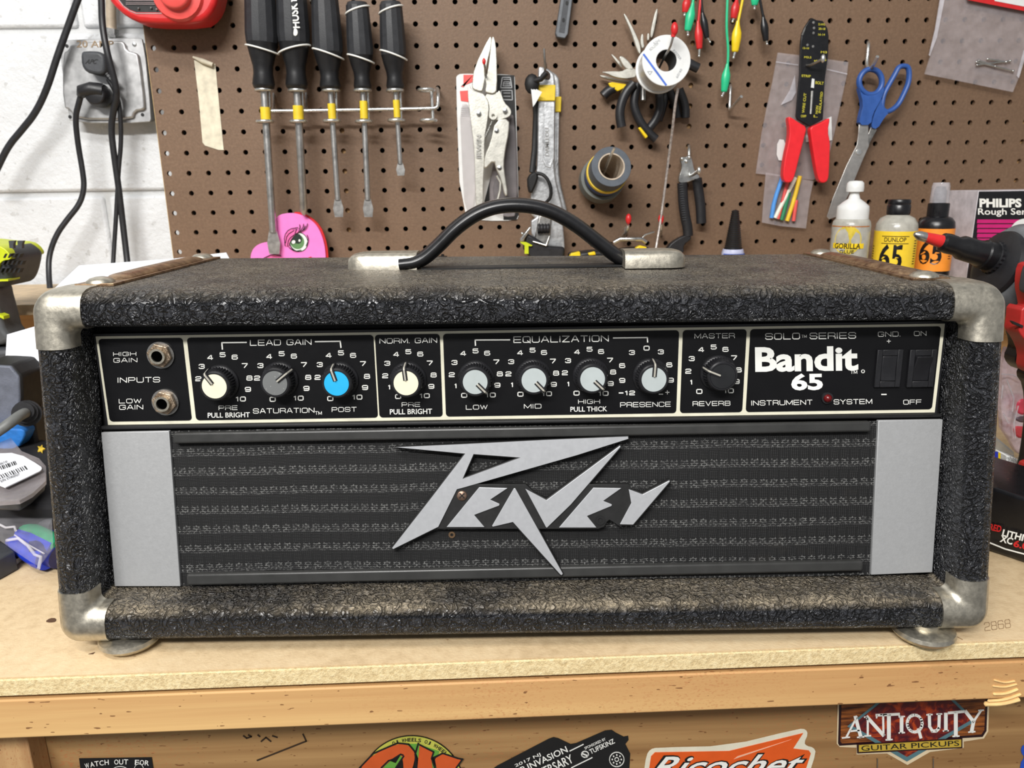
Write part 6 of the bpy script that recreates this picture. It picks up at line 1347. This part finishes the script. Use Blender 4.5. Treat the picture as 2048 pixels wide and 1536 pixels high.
# battery: sloped front with print
bpz = [(1960, 985), (1990, 975), (2060, 1000), (2150, 1030), (2150, 1170), (2060, 1142), (2008, 1122), (1978, 1104), (1965, 1090)]
part('battery_body', MB().prism([V((q.x, q.y, max(q.z, .0006))) for q in [at(x, y, Yq - (x - 1960) * .00028) for x, y in bpz]], V((.036, .084, 0))), CAPB, t, bevel=.004, bseg=3, sm=50)
class BPl:
    def __init__(s): s.o = at(1965, 1050, Yq - .0014 - .0005); s.n = V((-.00028, -1, 0)); 
BA = APlane(at(1980, 1050, Yq - 20 * .00028 - .0006), (at(2100, 1060, Yq - 140 * .00028) - at(1960, 1060, Yq)).cross(V((0, 0, -1))).normalized() * 1)
if BA.n.y > 0: BA.n = -BA.n
bt = MB().text('LITHIUM', 2036, 1078, 66, 15, BA, .0008, .03, 14); bt.text('XC', 2013, 1079, 0.1, .1, BA)
bt = MB().text('LITHIUM', 2040, 1074, 72, 14, BA, .0008, .03, 14); bt.text('XC', 2013, 1080, 26, 14, BA, .0008, .03, 14)
bt.stroke(BA, [(1978, 1085), (2010, 1098), (2070, 1114)], 2.5, .0008)
part('lettering', bt, WPR, t, 'white battery lettering', sm=None)
rt = MB().text('RED', 1991, 1056, 24, 13, BA, .0008, .03, 12); rt.text('6.0', 2042, 1090, 30, 14, BA, .0008, .03, 14); part('lettering', rt, RED, t, 'red battery lettering', sm=None)
part('motor_housing', MB().lathe([(.034, .050), (.0365, .055), (.037, .10), (.034, .125), (.022, .135), (.001, .137)], nb_, axd, 36), DRED, t, 'red motor housing', sm=40)
bm_ = at(2185, 1010, -.50); top_ = nb_ + axd * .075 + V((0, 0, -.03))
part('handle_core', MB().tube([top_, top_ * .55 + bm_ * .45 + V((.008, 0, 0)), V((bm_.x, bm_.y, .055))], [.019, .0165, .020], 16, flat=1.2), CAPB, t, 'black handle', sm=80)
part('battery_foot', MB().box((bm_.x + .002, bm_.y + .004, .056), (.062, .075, .016), (V((.92, -.38, 0)), V((.38, .92, 0)), V((0, 0, 1)))), DRED, t, bevel=.005, bseg=3)
# pink bag
t = thing('pink_parts_bag', 'crumpled clear bag of pink and red parts behind the driver grip', 'bag', at(2010, 860, -.40))
part('film', MB().pps(wp(-.385), smooth(cp(j, [(190, -60), (300, 30), (370, 140), (400, 420), (360, 700), (290, 700), (240, 600), (170, 500)]), 1, True), .01), M('pinkish_film', rgb(226, 206, 214), .25, alpha=.65, bump=.004, bs=70), t, bevel=.003)
for q, c_ in (([(220, 290), (350, 290), (345, 360), (280, 410), (215, 400)], rgb(226, 70, 96)), ([(190, 470), (320, 480), (300, 560), (215, 560)], rgb(190, 60, 70)), ([(220, 410), (345, 410), (340, 460), (215, 450)], rgb(86, 70, 80))):
    part('small_part', MB().pps(wp(-.388), smooth(cp(j, q), 1, True), .02, -.002), M('part_colour', c_, .4), t, bevel=.004)
for l in ([(215, 165), (290, 168), (350, 200)], [(225, 240), (215, 330)], [(250, 200), (300, 330), (290, 420)], [(230, 440), (265, 500)], [(330, 380), (300, 500), (310, 600)]): part('crease', MB().tube([at(*j(x, y), -.392) for x, y in l], .0007, 6), BAGB, t, sm=80)
t = thing('metal_tin', 'grey metal tin with a dark lid edge behind the driver', 'tin', at(1998, 960, -.42))
part('body', MB().prism([at(*j(x, y), -.425) for x, y in ((120, 560), (190, 600), (310, 700), (305, 740), (180, 690), (100, 660))], (0, .05, 0)), M('tin_grey', (.42, .40, .36), .4, .6), t, bevel=.002)
t = thing('patterned_carton', 'white hexagon-patterned carton with a blue and yellow edge beside the driver', 'box', at(2000, 1000, -.44))
part('carton', MB().pps(wp(-.44), cp(j, [(100, 640), (180, 670), (330, 760), (330, 960), (150, 950), (90, 940)]), .03), WHT, t, bevel=.001)
part('blue_edge', MB().pps(wp(-.4405), cp(j, [(165, 690), (190, 695), (185, 830), (160, 820)]), .0006, .0006), M('blue_edge', rgb(45, 60, 190), .5), t, sm=None)
part('yellow_edge', MB().pps(wp(-.4405), cp(j, [(190, 697), (206, 702), (203, 838), (186, 830)]), .0006, .0006), YELB, t, sm=None)
hx_ = MB()
for a in range(4):
    for b in range(6):
        x, y = 225 + a * 32, 730 + b * 34 + (a % 2) * 17; hx_.stroke(wp(-.4408), cp(j, [(x + 14 * math.cos(k * PI / 3), y + 14 * math.sin(k * PI / 3)) for k in range(6)]), .8, .0006, .0002, True)
part('hexagon_print', hx_, M('hex_grey', rgb(175, 180, 182), .6), t, sm=None, kind='stuff')
part('lettering', MB().text('7B5-1C', *j(268, 810), 26, 9, wp(-.4412), .0008, .02, -84), BLK, t, sm=None)
solo('dark_cable', MB().tube([at(*p) for p in smooth([(1978, 930, -.47), (1992, 955, -.48), (2015, 990, -.49), (2038, 1040, -.50), (2070, 1080, -.50)], 2)], .0062, 12), M('cable_dark', rgb(72, 72, 66), .55, bump=.0004, bs=200), 'thick dark grey cable curving down in front of the carton', 'cable', sm=80)
